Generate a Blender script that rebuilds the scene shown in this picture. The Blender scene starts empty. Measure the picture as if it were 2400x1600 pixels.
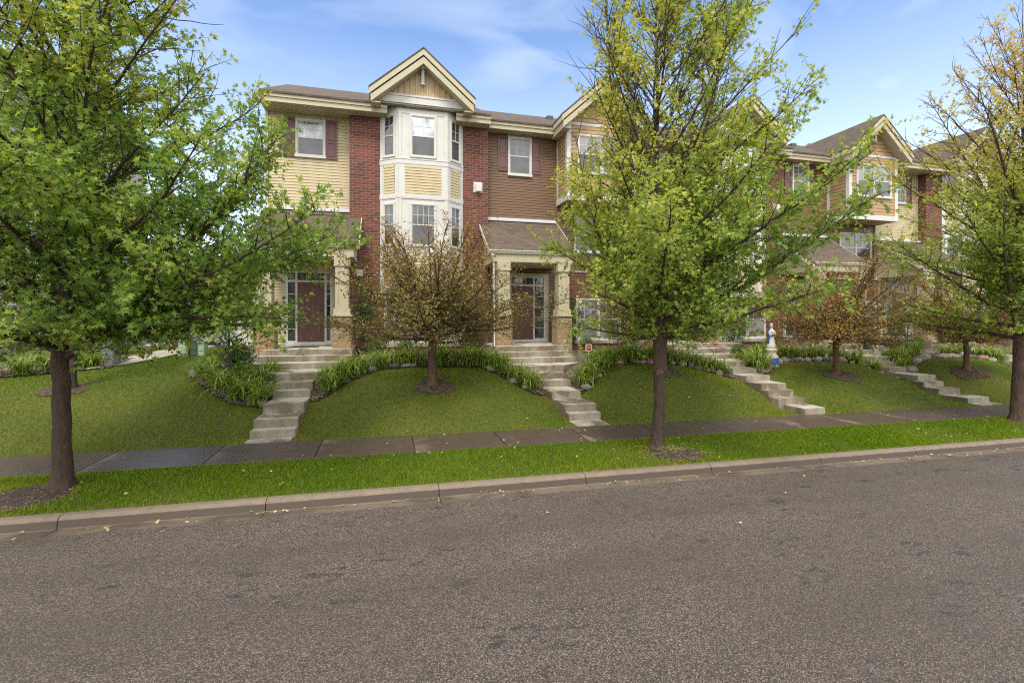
import bpy, bmesh, math, random
import numpy as np
from mathutils import Vector, Matrix, noise as mnoise
R = math.radians
SC = bpy.context.scene
COL = SC.collection

# ------------------------------------------------------------------ camera, sky, sun, exposure
YAW = math.atan(295/1126)
EYE = 2.66
cam_d = bpy.data.cameras.new('camera'); cam = bpy.data.objects.new('camera', cam_d); COL.objects.link(cam)
cam.location = (0, 0, EYE); cam.rotation_euler = (R(90), 0, -YAW)
cam_d.sensor_width = 36; cam_d.lens = 1126/2400*36; cam_d.shift_y = -55/2400
cam_d.clip_start = 0.05; cam_d.clip_end = 3000
SC.camera = cam
SUN_EL, SUN_AZ = R(57), R(205)      # azimuth measured clockwise from +y (away from the street)
w = bpy.data.worlds.new('World'); SC.world = w; w.use_nodes = True
def build_world():
    nt = w.node_tree; N = nt.nodes; L = nt.links; N.clear()
    out = N.new('ShaderNodeOutputWorld'); bg = N.new('ShaderNodeBackground'); bg.inputs[1].default_value = 0.115
    sky = N.new('ShaderNodeTexSky'); sky.sky_type = 'NISHITA'; sky.sun_disc = False
    sky.sun_elevation = SUN_EL; sky.sun_rotation = SUN_AZ; sky.air_density = 1.0; sky.dust_density = 0.7; sky.ozone_density = 1.6
    tc = N.new('ShaderNodeTexCoord')
    mp = N.new('ShaderNodeMapping'); mp.inputs['Rotation'].default_value = (R(10), R(-33), R(20)); mp.inputs['Scale'].default_value = (1.6, 5.0, 5.5)
    L.new(tc.outputs['Generated'], mp.inputs['Vector'])
    n1 = N.new('ShaderNodeTexNoise'); n1.inputs['Scale'].default_value = 1.5; n1.inputs['Detail'].default_value = 5; n1.inputs['Roughness'].default_value = 0.45; n1.inputs['Distortion'].default_value = 0.6
    L.new(mp.outputs[0], n1.inputs['Vector'])
    r1 = N.new('ShaderNodeMapRange'); r1.inputs[1].default_value = 0.44; r1.inputs[2].default_value = 1.0; r1.inputs[3].default_value = 0.0; r1.inputs[4].default_value = 0.40
    L.new(n1.outputs[0], r1.inputs[0])
    # unseen bright broken cloud overhead and streetward, added for soft white fill
    n2 = N.new('ShaderNodeTexNoise'); n2.inputs['Scale'].default_value = 2.2; n2.inputs['Detail'].default_value = 6
    L.new(tc.outputs['Generated'], n2.inputs['Vector'])
    dot = N.new('ShaderNodeVectorMath'); dot.operation = 'DOT_PRODUCT'; dot.inputs[1].default_value = (-0.22, -0.80, 0.56)
    L.new(tc.outputs['Generated'], dot.inputs[0])
    add = N.new('ShaderNodeMath'); add.operation = 'MULTIPLY_ADD'; add.inputs[1].default_value = 0.9
    L.new(n2.outputs[0], add.inputs[0]); L.new(dot.outputs['Value'], add.inputs[2])
    r2 = N.new('ShaderNodeMapRange'); r2.inputs[1].default_value = 0.40; r2.inputs[2].default_value = 0.95
    L.new(add.outputs[0], r2.inputs[0])
    mx = N.new('ShaderNodeMath'); mx.operation = 'MAXIMUM'; L.new(r1.outputs[0], mx.inputs[0]); L.new(r2.outputs[0], mx.inputs[1])
    # pale haze band low on the horizon
    sep = N.new('ShaderNodeSeparateXYZ'); L.new(tc.outputs['Generated'], sep.inputs[0])
    r3 = N.new('ShaderNodeMapRange'); r3.inputs[1].default_value = 0.0; r3.inputs[2].default_value = 0.5; r3.inputs[3].default_value = 0.46; r3.inputs[4].default_value = 0.0
    L.new(sep.outputs[2], r3.inputs[0])
    mx2 = N.new('ShaderNodeMath'); mx2.operation = 'MAXIMUM'; L.new(mx.outputs[0], mx2.inputs[0]); L.new(r3.outputs[0], mx2.inputs[1])
    mix = N.new('ShaderNodeMix'); mix.data_type = 'RGBA'; mix.inputs[7].default_value = (7.7, 7.7, 7.6, 1)
    hs = N.new('ShaderNodeMix'); hs.data_type = 'RGBA'; hs.blend_type = 'MULTIPLY'; hs.inputs[0].default_value = 1; hs.inputs[7].default_value = (.97, 1.02, 1.09, 1)
    L.new(sky.outputs[0], hs.inputs[6]); L.new(hs.outputs[2], mix.inputs[6]); L.new(mx2.outputs[0], mix.inputs[0])
    L.new(mix.outputs[2], bg.inputs[0]); L.new(bg.outputs[0], out.inputs[0])
build_world()
sd = bpy.data.lights.new('sun', 'SUN'); sd.energy = 1.5; sd.angle = R(16); sd.color = (1.0, 0.93, 0.82)
so = bpy.data.objects.new('sun', sd); COL.objects.link(so)
_d = Vector((math.sin(SUN_AZ)*math.cos(SUN_EL), math.cos(SUN_AZ)*math.cos(SUN_EL), math.sin(SUN_EL)))
so.rotation_euler = (-_d).to_track_quat('-Z', 'Y').to_euler(); so.location = _d*60
SC.view_settings.view_transform = 'Standard'; SC.view_settings.look = 'None'; SC.view_settings.exposure = 1.22; SC.view_settings.gamma = 1
SC.cycles.sample_clamp_indirect = 4; SC.cycles.max_bounces = 9; SC.cycles.diffuse_bounces = 7; SC.cycles.filter_width = 1.15; SC.cycles.transparent_max_bounces = 8; SC.cycles.use_denoising = False

# ------------------------------------------------------------------ materials
MATS = {}
class NT:
    def __init__(s, name):
        s.m = bpy.data.materials.new(name); s.m.use_nodes = True
        s.t = s.m.node_tree; s.b = s.t.nodes['Principled BSDF']; s.out = s.t.nodes['Material Output']; MATS[name] = s.m
    def n(s, typ, **kw):
        x = s.t.nodes.new(typ)
        for k, v in kw.items():
            if k.startswith('i_'):
                key = k[2:]; key = int(key) if key.isdigit() else key
                x.inputs[key].default_value = v
            else: setattr(x, k, v)
        return x
    def l(s, a, b): s.t.links.new(a, b)
    def coord(s, scale=(1, 1, 1), kind='Object', rot=(0, 0, 0)):
        c = s.n('ShaderNodeTexCoord'); m = s.n('ShaderNodeMapping')
        m.inputs['Scale'].default_value = scale; m.inputs['Rotation'].default_value = rot
        s.l(c.outputs[kind], m.inputs[0]); return m.outputs[0]
    def noise(s, scale, detail=4, rough=.55, vec=None, dist=0):
        x = s.n('ShaderNodeTexNoise'); x.inputs['Scale'].default_value = scale; x.inputs['Detail'].default_value = detail
        x.inputs['Roughness'].default_value = rough; x.inputs['Distortion'].default_value = dist
        s.l(vec if vec else s.coord(), x.inputs['Vector']); return x.outputs[0]
    def ramp(s, fac, stops, interp='LINEAR'):
        x = s.n('ShaderNodeValToRGB'); e = x.color_ramp; e.interpolation = interp
        while len(e.elements) < len(stops): e.elements.new(0.5)
        for el, (p, c) in zip(e.elements, stops):
            el.position = p; el.color = (*c, 1) if len(c) == 3 else c
        s.l(fac, x.inputs[0]); return x.outputs[0]
    def rng(s, fac, a, b, c=0., d=1.):
        x = s.n('ShaderNodeMapRange'); x.inputs[1].default_value = a; x.inputs[2].default_value = b; x.inputs[3].default_value = c; x.inputs[4].default_value = d
        s.l(fac, x.inputs[0]); return x.outputs[0]
    def mix(s, fac, a, b, mode='MIX'):
        x = s.n('ShaderNodeMix', data_type='RGBA', blend_type=mode)
        for sock, v in ((0, fac), (6, a), (7, b)):
            if hasattr(v, 'links') or hasattr(v, 'is_linked'): s.l(v, x.inputs[sock])
            elif isinstance(v, (int, float)): x.inputs[sock].default_value = v
            else: x.inputs[sock].default_value = (*v, 1)
        return x.outputs[2]
    def math(s, op, a, b=0.):
        x = s.n('ShaderNodeMath', operation=op)
        for i, v in enumerate((a, b)):
            if isinstance(v, (int, float)): x.inputs[i].default_value = v
            else: s.l(v, x.inputs[i])
        return x.outputs[0]
    def color(s, c):
        if isinstance(c, tuple): s.b.inputs['Base Color'].default_value = (*c, 1)
        else: s.l(c, s.b.inputs['Base Color'])
    def rough(s, r):
        if isinstance(r, (int, float)): s.b.inputs['Roughness'].default_value = r
        else: s.l(r, s.b.inputs['Roughness'])
    def bump(s, h, strength=.3, dist=.01):
        x = s.n('ShaderNodeBump'); x.inputs['Strength'].default_value = strength; x.inputs['Distance'].default_value = dist
        s.l(h, x.inputs['Height']); s.l(x.outputs[0], s.b.inputs['Normal'])

def paint(name, c, rough=.5, var=.12, sc=3., dirt=.25):
    s = NT(name); n1 = s.noise(sc, 5); n2 = s.noise(sc*9, 3, vec=s.coord((1, 1, .25)))
    a = s.mix(s.rng(n1, .35, .7), tuple(x*(1-var) for x in c), tuple(min(1, x*(1+var*.5)) for x in c))
    d = s.mix(s.rng(n2, .55, .8, 0, dirt), a, tuple(x*.62 for x in c))
    s.color(d); s.rough(rough); s.bump(s.noise(90, 2), .08, .003); return s.m
M = {}
M['white'] = paint('white_trim', (.57, .56, .54), .45, .05, dirt=.12)
M['tan'] = paint('tan_trim', (.44, .395, .275), .5, .06, dirt=.15)
M['soffit'] = paint('soffit', (.42, .36, .26), .6, .06)
M['cream'] = paint('cream_siding', (.52, .435, .27), .5, .10, dirt=.3)
M['brown'] = paint('brown_siding', (.165, .092, .049), .5, .08, dirt=.12)
M['batten'] = paint('board_and_batten', (.50, .375, .215), .55, .08)
M['mauve'] = paint('mauve_paint', (.135, .062, .058), .4, .06, dirt=.1)
M['gutter'] = paint('gutter_white', (.58, .55, .47), .35, .05, dirt=.1)
M['metal'] = paint('dark_metal', (.06, .06, .065), .4, .1)
M['greybox'] = paint('grey_metal', (.16, .16, .17), .45, .08)
M['palegreen'] = paint('pale_green_metal', (.30, .42, .25), .45, .08)
M['darkgreen'] = paint('dark_green_metal', (.05, .075, .06), .45, .08)
M['flash'] = paint('flashing', (.55, .56, .58), .3, .06)
M['grayside'] = paint('pale_siding', (.52, .49, .42), .5, .06)

def shake():
    s = NT('orange_shake'); v = s.coord((1, 1, 1)); sep = s.n('ShaderNodeSeparateXYZ'); s.l(v, sep.inputs[0])
    cb = s.n('ShaderNodeCombineXYZ'); s.l(s.math('ADD', sep.outputs[0], sep.outputs[1]), cb.inputs[0]); s.l(sep.outputs[2], cb.inputs[1])
    b = s.n('ShaderNodeTexBrick', i_Scale=1.0); b.offset = .37; b.inputs['Brick Width'].default_value = .17; b.inputs['Row Height'].default_value = .165
    b.inputs['Mortar Size'].default_value = .004; b.inputs['Color1'].default_value = (.41, .275, .15, 1); b.inputs['Color2'].default_value = (.355, .23, .12, 1); b.inputs['Mortar'].default_value = (.30, .17, .08, 1)
    s.l(cb.outputs[0], b.inputs['Vector']); s.color(b.outputs[0]); s.rough(.6)
    s.bump(s.noise(40, 3, vec=s.coord((6, 6, .5))), .25, .004); return s.m
M['shake'] = shake()
def brick():
    s = NT('red_brick'); v = s.coord(); sep = s.n('ShaderNodeSeparateXYZ'); s.l(v, sep.inputs[0])
    cb = s.n('ShaderNodeCombineXYZ'); s.l(s.math('ADD', sep.outputs[0], sep.outputs[1]), cb.inputs[0]); s.l(sep.outputs[2], cb.inputs[1])
    b = s.n('ShaderNodeTexBrick', i_Scale=1.0); b.inputs['Brick Width'].default_value = .305; b.inputs['Row Height'].default_value = .1
    b.inputs['Mortar Size'].default_value = .0095; b.inputs['Mortar Smooth'].default_value = .1; b.inputs['Bias'].default_value = -.1
    b.inputs['Color1'].default_value = (.18, .043, .024, 1); b.inputs['Color2'].default_value = (.040, .020, .017, 1); b.inputs['Mortar'].default_value = (.235, .165, .13, 1)
    s.l(cb.outputs[0], b.inputs['Vector'])
    n = s.noise(2.2, 5); c = s.mix(s.rng(n, .4, .75, 0, .35), b.outputs[0], (.085, .028, .022))
    n2 = s.noise(60, 3); c2 = s.mix(s.rng(n2, .5, .8, 0, .35), c, (.21, .075, .055))
    s.color(c2); s.rough(.8); inv = s.math('SUBTRACT', 1., b.outputs['Fac'])
    s.bump(s.math('ADD', inv, s.math('MULTIPLY', n2, .3)), .7, .008); return s.m
M['brick'] = brick()
def block():
    s = NT('split_face_block'); v = s.coord(); sep = s.n('ShaderNodeSeparateXYZ'); s.l(v, sep.inputs[0])
    cb = s.n('ShaderNodeCombineXYZ'); s.l(s.math('ADD', sep.outputs[0], sep.outputs[1]), cb.inputs[0]); s.l(sep.outputs[2], cb.inputs[1])
    b = s.n('ShaderNodeTexBrick', i_Scale=1.0); b.inputs['Brick Width'].default_value = .37; b.inputs['Row Height'].default_value = .195
    b.inputs['Mortar Size'].default_value = .008; b.inputs['Color1'].default_value = (.33, .235, .135, 1); b.inputs['Color2'].default_value = (.27, .19, .105, 1); b.inputs['Mortar'].default_value = (.22, .14, .075, 1)
    s.l(cb.outputs[0], b.inputs['Vector']); n = s.noise(14, 6, .7)
    c = s.mix(s.rng(n, .35, .7), (.19, .13, .07), (.44, .32, .19)); s.color(s.mix(.55, b.outputs[0], c)); s.rough(.9)
    s.bump(s.math('ADD', s.math('MULTIPLY', s.math('SUBTRACT', 1., b.outputs['Fac']), .6), n), .9, .03); return s.m
M['block'] = block()
def shingle(name, axis):
    s = NT(name); v = s.coord(); sep = s.n('ShaderNodeSeparateXYZ'); s.l(v, sep.inputs[0])
    cb = s.n('ShaderNodeCombineXYZ'); s.l(sep.outputs[axis], cb.inputs[0]); s.l(s.math('MULTIPLY', sep.outputs[2], 1.9), cb.inputs[1])
    b = s.n('ShaderNodeTexBrick', i_Scale=1.0); b.inputs['Brick Width'].default_value = .30; b.inputs['Row Height'].default_value = .145
    b.inputs['Mortar Size'].default_value = .006; b.inputs['Color1'].default_value = (.125, .092, .066, 1); b.inputs['Color2'].default_value = (.068, .05, .037, 1); b.inputs['Mortar'].default_value = (.05, .038, .032, 1)
    s.l(cb.outputs[0], b.inputs['Vector']); n = s.noise(3, 5); n2 = s.noise(120, 2)
    c = s.mix(s.rng(n, .4, .7, 0, .4), b.outputs[0], (.058, .042, .033)); s.color(s.mix(s.rng(n2, .45, .75, 0, .35), c, (.14, .105, .08))); s.rough(.9)
    s.bump(s.math('ADD', s.math('SUBTRACT', 1., b.outputs['Fac']), s.math('MULTIPLY', n2, .4)), .5, .01); return s.m
M['roofx'] = shingle('asphalt_shingle_front', 0); M['roofy'] = shingle('asphalt_shingle_side', 1)
def glass(name, base, r=.03, blinds=False):
    s = NT(name); n = s.noise(1.6, 4, vec=s.coord((1, 1, .7)), dist=.6)
    c = s.mix(s.rng(n, .35, .65), tuple(x*.4 for x in base), tuple(min(1, x*1.9) for x in base))  # light and dark blotches in the pane colour stand in for cloud reflections
    if blinds:
        wv = s.n('ShaderNodeTexWave', wave_type='BANDS', bands_direction='Z', i_Scale=9.0); s.l(s.coord(), wv.inputs['Vector']); c = s.mix(s.rng(wv.outputs['Fac'], .3, .7, 0, .6), c, tuple(x*.35 for x in base))
    s.color(c); s.rough(r); s.b.inputs['Specular IOR Level'].default_value = .9; s.b.inputs['Coat Weight'].default_value = .6; s.b.inputs['Coat Roughness'].default_value = .02
    s.bump(s.noise(1.7, 2), .05, .05); return s.m
M['glass_clear'] = glass('window_glass', (.05, .06, .065)); M['glass_screen'] = glass('window_screen', (.032, .034, .037), .22)
M['glass_curtain'] = glass('window_with_curtain', (.42, .46, .52), .06); M['glass_blind'] = glass('window_with_blinds', (.20, .20, .20), .06, True)
def concrete(name, c1, c2, dark, thr=(.5, .62), sc=.8, wet=True):
    s = NT(name); n = s.noise(sc, 6, .6, dist=.4); n2 = s.noise(45, 4); n3 = s.noise(7, 5, .65)
    c = s.mix(s.rng(n3, .3, .7), c1, c2); c = s.mix(s.rng(n2, .5, .75, 0, .3), c, tuple(x*.7 for x in c1))
    f = s.rng(s.math('ADD', n, s.math('MULTIPLY', n3, .18)), *thr)
    if name == 'step_concrete':   # damp marks, plus painted shade darkening every riser face against the treads
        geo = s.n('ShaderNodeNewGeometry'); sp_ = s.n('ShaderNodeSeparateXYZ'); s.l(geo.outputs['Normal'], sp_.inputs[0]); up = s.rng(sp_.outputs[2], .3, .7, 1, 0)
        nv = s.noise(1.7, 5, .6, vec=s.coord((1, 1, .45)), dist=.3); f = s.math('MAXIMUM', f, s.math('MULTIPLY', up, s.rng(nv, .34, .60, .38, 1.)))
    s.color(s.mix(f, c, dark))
    s.rough(s.rng(f, 0, 1, .85, .5 if wet else .8)); s.bump(n2, .12, .003); return s.m
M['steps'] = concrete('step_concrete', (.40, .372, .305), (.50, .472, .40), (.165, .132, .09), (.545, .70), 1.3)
M['path'] = concrete('path_concrete', (.34, .30, .24), (.42, .38, .31), (.24, .2, .16), (.6, .75))
def sidewalk():
    s = NT('sidewalk_concrete'); n2 = s.noise(60, 4); n3 = s.noise(3.2, 6, .65); v = s.coord(); sep = s.n('ShaderNodeSeparateXYZ'); s.l(v, sep.inputs[0])
    c = s.mix(s.rng(n3, .3, .7), (.066, .046, .036), (.090, .065, .052))
    # dry rims beside the joints, as left by drying rain
    fr = s.math('FRACT', s.math('DIVIDE', s.math('SUBTRACT', sep.outputs[0], .56-187), 1.87)); d = s.math('MULTIPLY', fr, 1.)
    nn = s.noise(1.3, 5, .6, dist=.5); f = s.math('MULTIPLY', s.rng(s.math('ADD', d, s.math('MULTIPLY', nn, .9)), .42, .58, 1, 0), s.rng(s.noise(.33, 2), .45, .6, 0, .8))
    c = s.mix(f, c, (.25, .195, .155)); c = s.mix(s.rng(n2, .5, .8, 0, .4), c, (.05, .038, .03)); s.color(c); s.rough(s.rng(f, 0, 1, .42, .8)); s.bump(s.math('ADD', n2, n3), .15, .005); return s.m
M['sidewalk'] = sidewalk()
def curbm():
    s = NT('curb_concrete'); v = s.coord(); sep = s.n('ShaderNodeSeparateXYZ'); s.l(v, sep.inputs[0]); n = s.noise(6, 6, .65); n2 = s.noise(70, 3)
    zz = s.math('ADD', sep.outputs[2], s.math('MULTIPLY', sep.outputs[0], .0088))      # height along the sloping kerb: the tide line of the wet face
    c = s.mix(s.rng(n, .3, .7), (.148, .114, .084), (.205, .16, .122)); c = s.mix(s.rng(n2, .55, .8, 0, .45), c, (.095, .073, .056)); c = s.mix(s.rng(s.noise(2.3, 5, .7), .60, .68, 0, .6), c, (.085, .068, .056)); c = s.mix(s.rng(s.noise(17, 3, .6), .68, .72, 0, .7), c, (.05, .04, .034))
    f = s.rng(s.math('ADD', zz, s.math('MULTIPLY', s.math('SUBTRACT', n, .5), .03)), -.072, -.084); s.color(s.mix(f, c, (.07, .05, .037))); s.rough(s.rng(f, 0, 1, .85, .5)); s.bump(s.math('ADD', n, n2), .25, .006); return s.m
M['curb'] = curbm()
M['gutterpan'] = concrete('gutter_concrete', (.125, .094, .068), (.165, .127, .095), (.085, .064, .048), (.52, .7), 1.5)
def asphalt():
    s = NT('asphalt'); v = s.coord()
    vo = s.n('ShaderNodeTexVoronoi', i_Scale=125.0); s.l(v, vo.inputs['Vector']); g = s.n('ShaderNodeSeparateColor'); s.l(vo.outputs['Color'], g.inputs[0])
    nf = s.noise(190, 3, .7); n = s.noise(.45, 6, .6); n3 = s.noise(4, 5, .6)
    c = s.ramp(g.outputs[0], [(0, (.009, .007, .006)), (.35, (.052, .039, .031)), (.72, (.142, .110, .088)), (1, (.42, .35, .29))])
    c = s.mix(s.rng(nf, .35, .65, 0, .6), c, (.035, .027, .022)); c = s.mix(s.rng(n, .4, .65, 0, .35), c, (.062, .046, .035)); c = s.mix(s.rng(n3, .5, .8, 0, .22), c, (.15, .12, .10))
    st = s.noise(2.6, 4, .72, vec=s.coord((.8, 2.0, 1), rot=(0, 0, .12)), dist=.4); st2 = s.noise(.55, 2, vec=s.coord((.5, 1.2, 1)))
    band = s.noise(1.0, 3, .5, vec=s.coord((.05, .75, 1))); c = s.mix(s.rng(band, .42, .62, 0, .38), c, (.05, .038, .03))
    f = s.math('MULTIPLY', s.rng(st, .575, .65), s.rng(st2, .42, .54)); s.color(s.mix(s.math('MULTIPLY', f, .68), c, (.022, .020, .021)))
    s.rough(s.rng(f, 0, 1, .8, .5)); s.bump(s.math('ADD', vo.outputs['Distance'], nf), .8, .008); return s.m
M['asphalt'] = asphalt()
def soil(name, c1, c2, c3, sc=30):
    s = NT(name); vo = s.n('ShaderNodeTexVoronoi', i_Scale=sc); s.l(s.coord(), vo.inputs['Vector']); g = s.n('ShaderNodeSeparateColor'); s.l(vo.outputs['Color'], g.inputs[0]); n = s.noise(5, 5)
    c = s.ramp(g.outputs[0], [(0, c1), (.6, c2), (1, c3)]); s.color(s.mix(s.rng(n, .4, .7, 0, .5), c, c1)); s.rough(.95); s.bump(s.math('ADD', vo.outputs['Distance'], n), .9, .03); return s.m
M['mulch'] = soil('dark_mulch', (.03, .019, .012), (.07, .044, .029), (.2, .135, .085), 34)
M['bed'] = soil('bed_gravel', (.05, .034, .026), (.11, .075, .058), (.36, .29, .25), 26)
def lawnm():
    s = NT('lawn_soil_and_thatch'); n = s.noise(.7, 5); n2 = s.noise(25, 5, .7)
    c = s.mix(s.rng(n, .35, .65), (.07, .085, .006), (.11, .11, .012)); s.color(s.mix(s.rng(n2, .4, .7), c, (.035, .045, .004))); s.rough(.9); s.bump(n2, .8, .03); return s.m
M['lawn'] = lawnm()
def leafm(name, stops, trans=.5, attr=True, rough=.5, island=.5):
    """leaf colour: each leaf's own tint (random per leaf) and its age (stored per leaf)"""
    s = NT(name); geo = s.n('ShaderNodeNewGeometry'); a = s.n('ShaderNodeAttribute', attribute_name='age')
    f = s.math('ADD', a.outputs['Fac'], s.math('MULTIPLY', s.math('SUBTRACT', geo.outputs['Random Per Island'], .5), island))
    c = s.ramp(f, stops); s.color(c); s.rough(rough); s.b.inputs['Specular IOR Level'].default_value = .35
    tr = s.n('ShaderNodeBsdfTranslucent'); s.l(s.mix(1., c, (1.4, 1.4, .75), 'MULTIPLY'), tr.inputs[0]); ms = s.n('ShaderNodeMixShader'); ms.inputs[0].default_value = trans
    s.l(s.b.outputs[0], ms.inputs[1]); s.l(tr.outputs[0], ms.inputs[2]); s.l(ms.outputs[0], s.out.inputs[0]); return s.m
M['maple'] = leafm('maple_leaf', [(0, (.09, .185, .035)), (.3, (.225, .33, .058)), (.55, (.41, .45, .085)), (.8, (.56, .48, .105)), (1, (.54, .31, .09))])
M['crab'] = leafm('brown_leaf', [(0, (.10, .12, .022)), (.35, (.24, .20, .05)), (.6, (.37, .235, .06)), (1, (.46, .20, .05))], .3)
M['shrub'] = leafm('shrub_leaf', [(0, (.022, .06, .010)), (.5, (.045, .12, .018)), (1, (.10, .20, .03))], .2)
M['greyshrub'] = leafm('greygreen_leaf', [(0, (.045, .07, .03)), (.5, (.08, .115, .05)), (1, (.13, .16, .06))], .2)
M['grass'] = leafm('grass_blade', [(0, (.042, .095, .003)), (.4, (.122, .222, .007)), (.7, (.19, .265, .013)), (1, (.37, .30, .06))], .32)
MATS['grass_blade'].node_tree.nodes['Principled BSDF'].inputs['Specular IOR Level'].default_value = .1
M['lily'] = leafm('daylily_blade', [(0, (.09, .16, .03)), (.45, (.22, .32, .05)), (.75, (.42, .44, .07)), (1, (.58, .46, .10))], .3)
M['flower'] = paint('orange_petal', (.85, .30, .02), .5, .1)
M['litter'] = leafm('fallen_leaf', [(0, (.30, .30, .08)), (.5, (.50, .46, .22)), (1, (.62, .58, .44))], .1)
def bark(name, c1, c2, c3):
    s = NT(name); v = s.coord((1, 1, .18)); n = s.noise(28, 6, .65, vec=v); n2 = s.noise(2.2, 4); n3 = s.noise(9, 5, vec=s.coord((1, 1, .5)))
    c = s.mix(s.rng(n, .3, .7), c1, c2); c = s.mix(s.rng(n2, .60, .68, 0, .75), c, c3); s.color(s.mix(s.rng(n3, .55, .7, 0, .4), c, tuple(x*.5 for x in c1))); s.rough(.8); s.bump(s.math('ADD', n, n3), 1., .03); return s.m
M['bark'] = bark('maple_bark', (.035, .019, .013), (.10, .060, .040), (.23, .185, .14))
M['bark_old'] = bark('dark_maple_bark', (.034, .019, .013), (.082, .05, .034), (.06, .055, .028))  # deeper brown bark with dull olive patches
M['crabbark'] = bark('crabapple_bark', (.07, .035, .022), (.14, .08, .052), (.09, .05, .035))
def stonem():
    s = NT('field_stone'); oi = s.n('ShaderNodeObjectInfo'); c = s.ramp(oi.outputs['Random'], [(0, (.12, .12, .13)), (.25, (.33, .26, .20)), (.5, (.40, .38, .35)), (.72, (.30, .16, .12)), (.88, (.16, .155, .16)), (1, (.5, .46, .40))], 'CONSTANT')
    n = s.noise(22, 5, .7); s.color(s.mix(s.rng(n, .35, .7, 0, .6), c, (.13, .11, .10))); s.rough(.75); s.bump(n, .5, .015); return s.m
M['stone'] = stonem()
def plain(name, c, r=.5, **kw):
    s = NT(name); n = s.noise(12, 4); s.color(s.mix(s.rng(n, .35, .7), tuple(x*.85 for x in c), c)); s.rough(r)
    for k, v in kw.items(): s.b.inputs[k].default_value = v
    return s.m
M['statue'] = plain('painted_plaster', (.72, .66, .54), .5); M['blue'] = plain('blue_paint', (.03, .13, .50), .45); M['bucket'] = plain('white_plastic', (.78, .77, .74), .4)
M['terra'] = plain('tan_clay', (.36, .22, .10), .7); M['red'] = plain('sign_red', (.48, .015, .025), .4); M['carwhite'] = plain('car_paint', (.72, .73, .75), .25); M['carred'] = plain('dark_red_paint', (.16, .012, .015), .25)
M['rubber'] = plain('black_rubber', (.02, .02, .02), .8); M['taillight'] = plain('tail_light', (.5, .01, .015), .2); M['chrome'] = plain('brushed_metal', (.5, .5, .5), .3, Metallic=.8)
M['white_plain'] = plain('white_lettering', (.85, .80, .76), .5)

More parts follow.
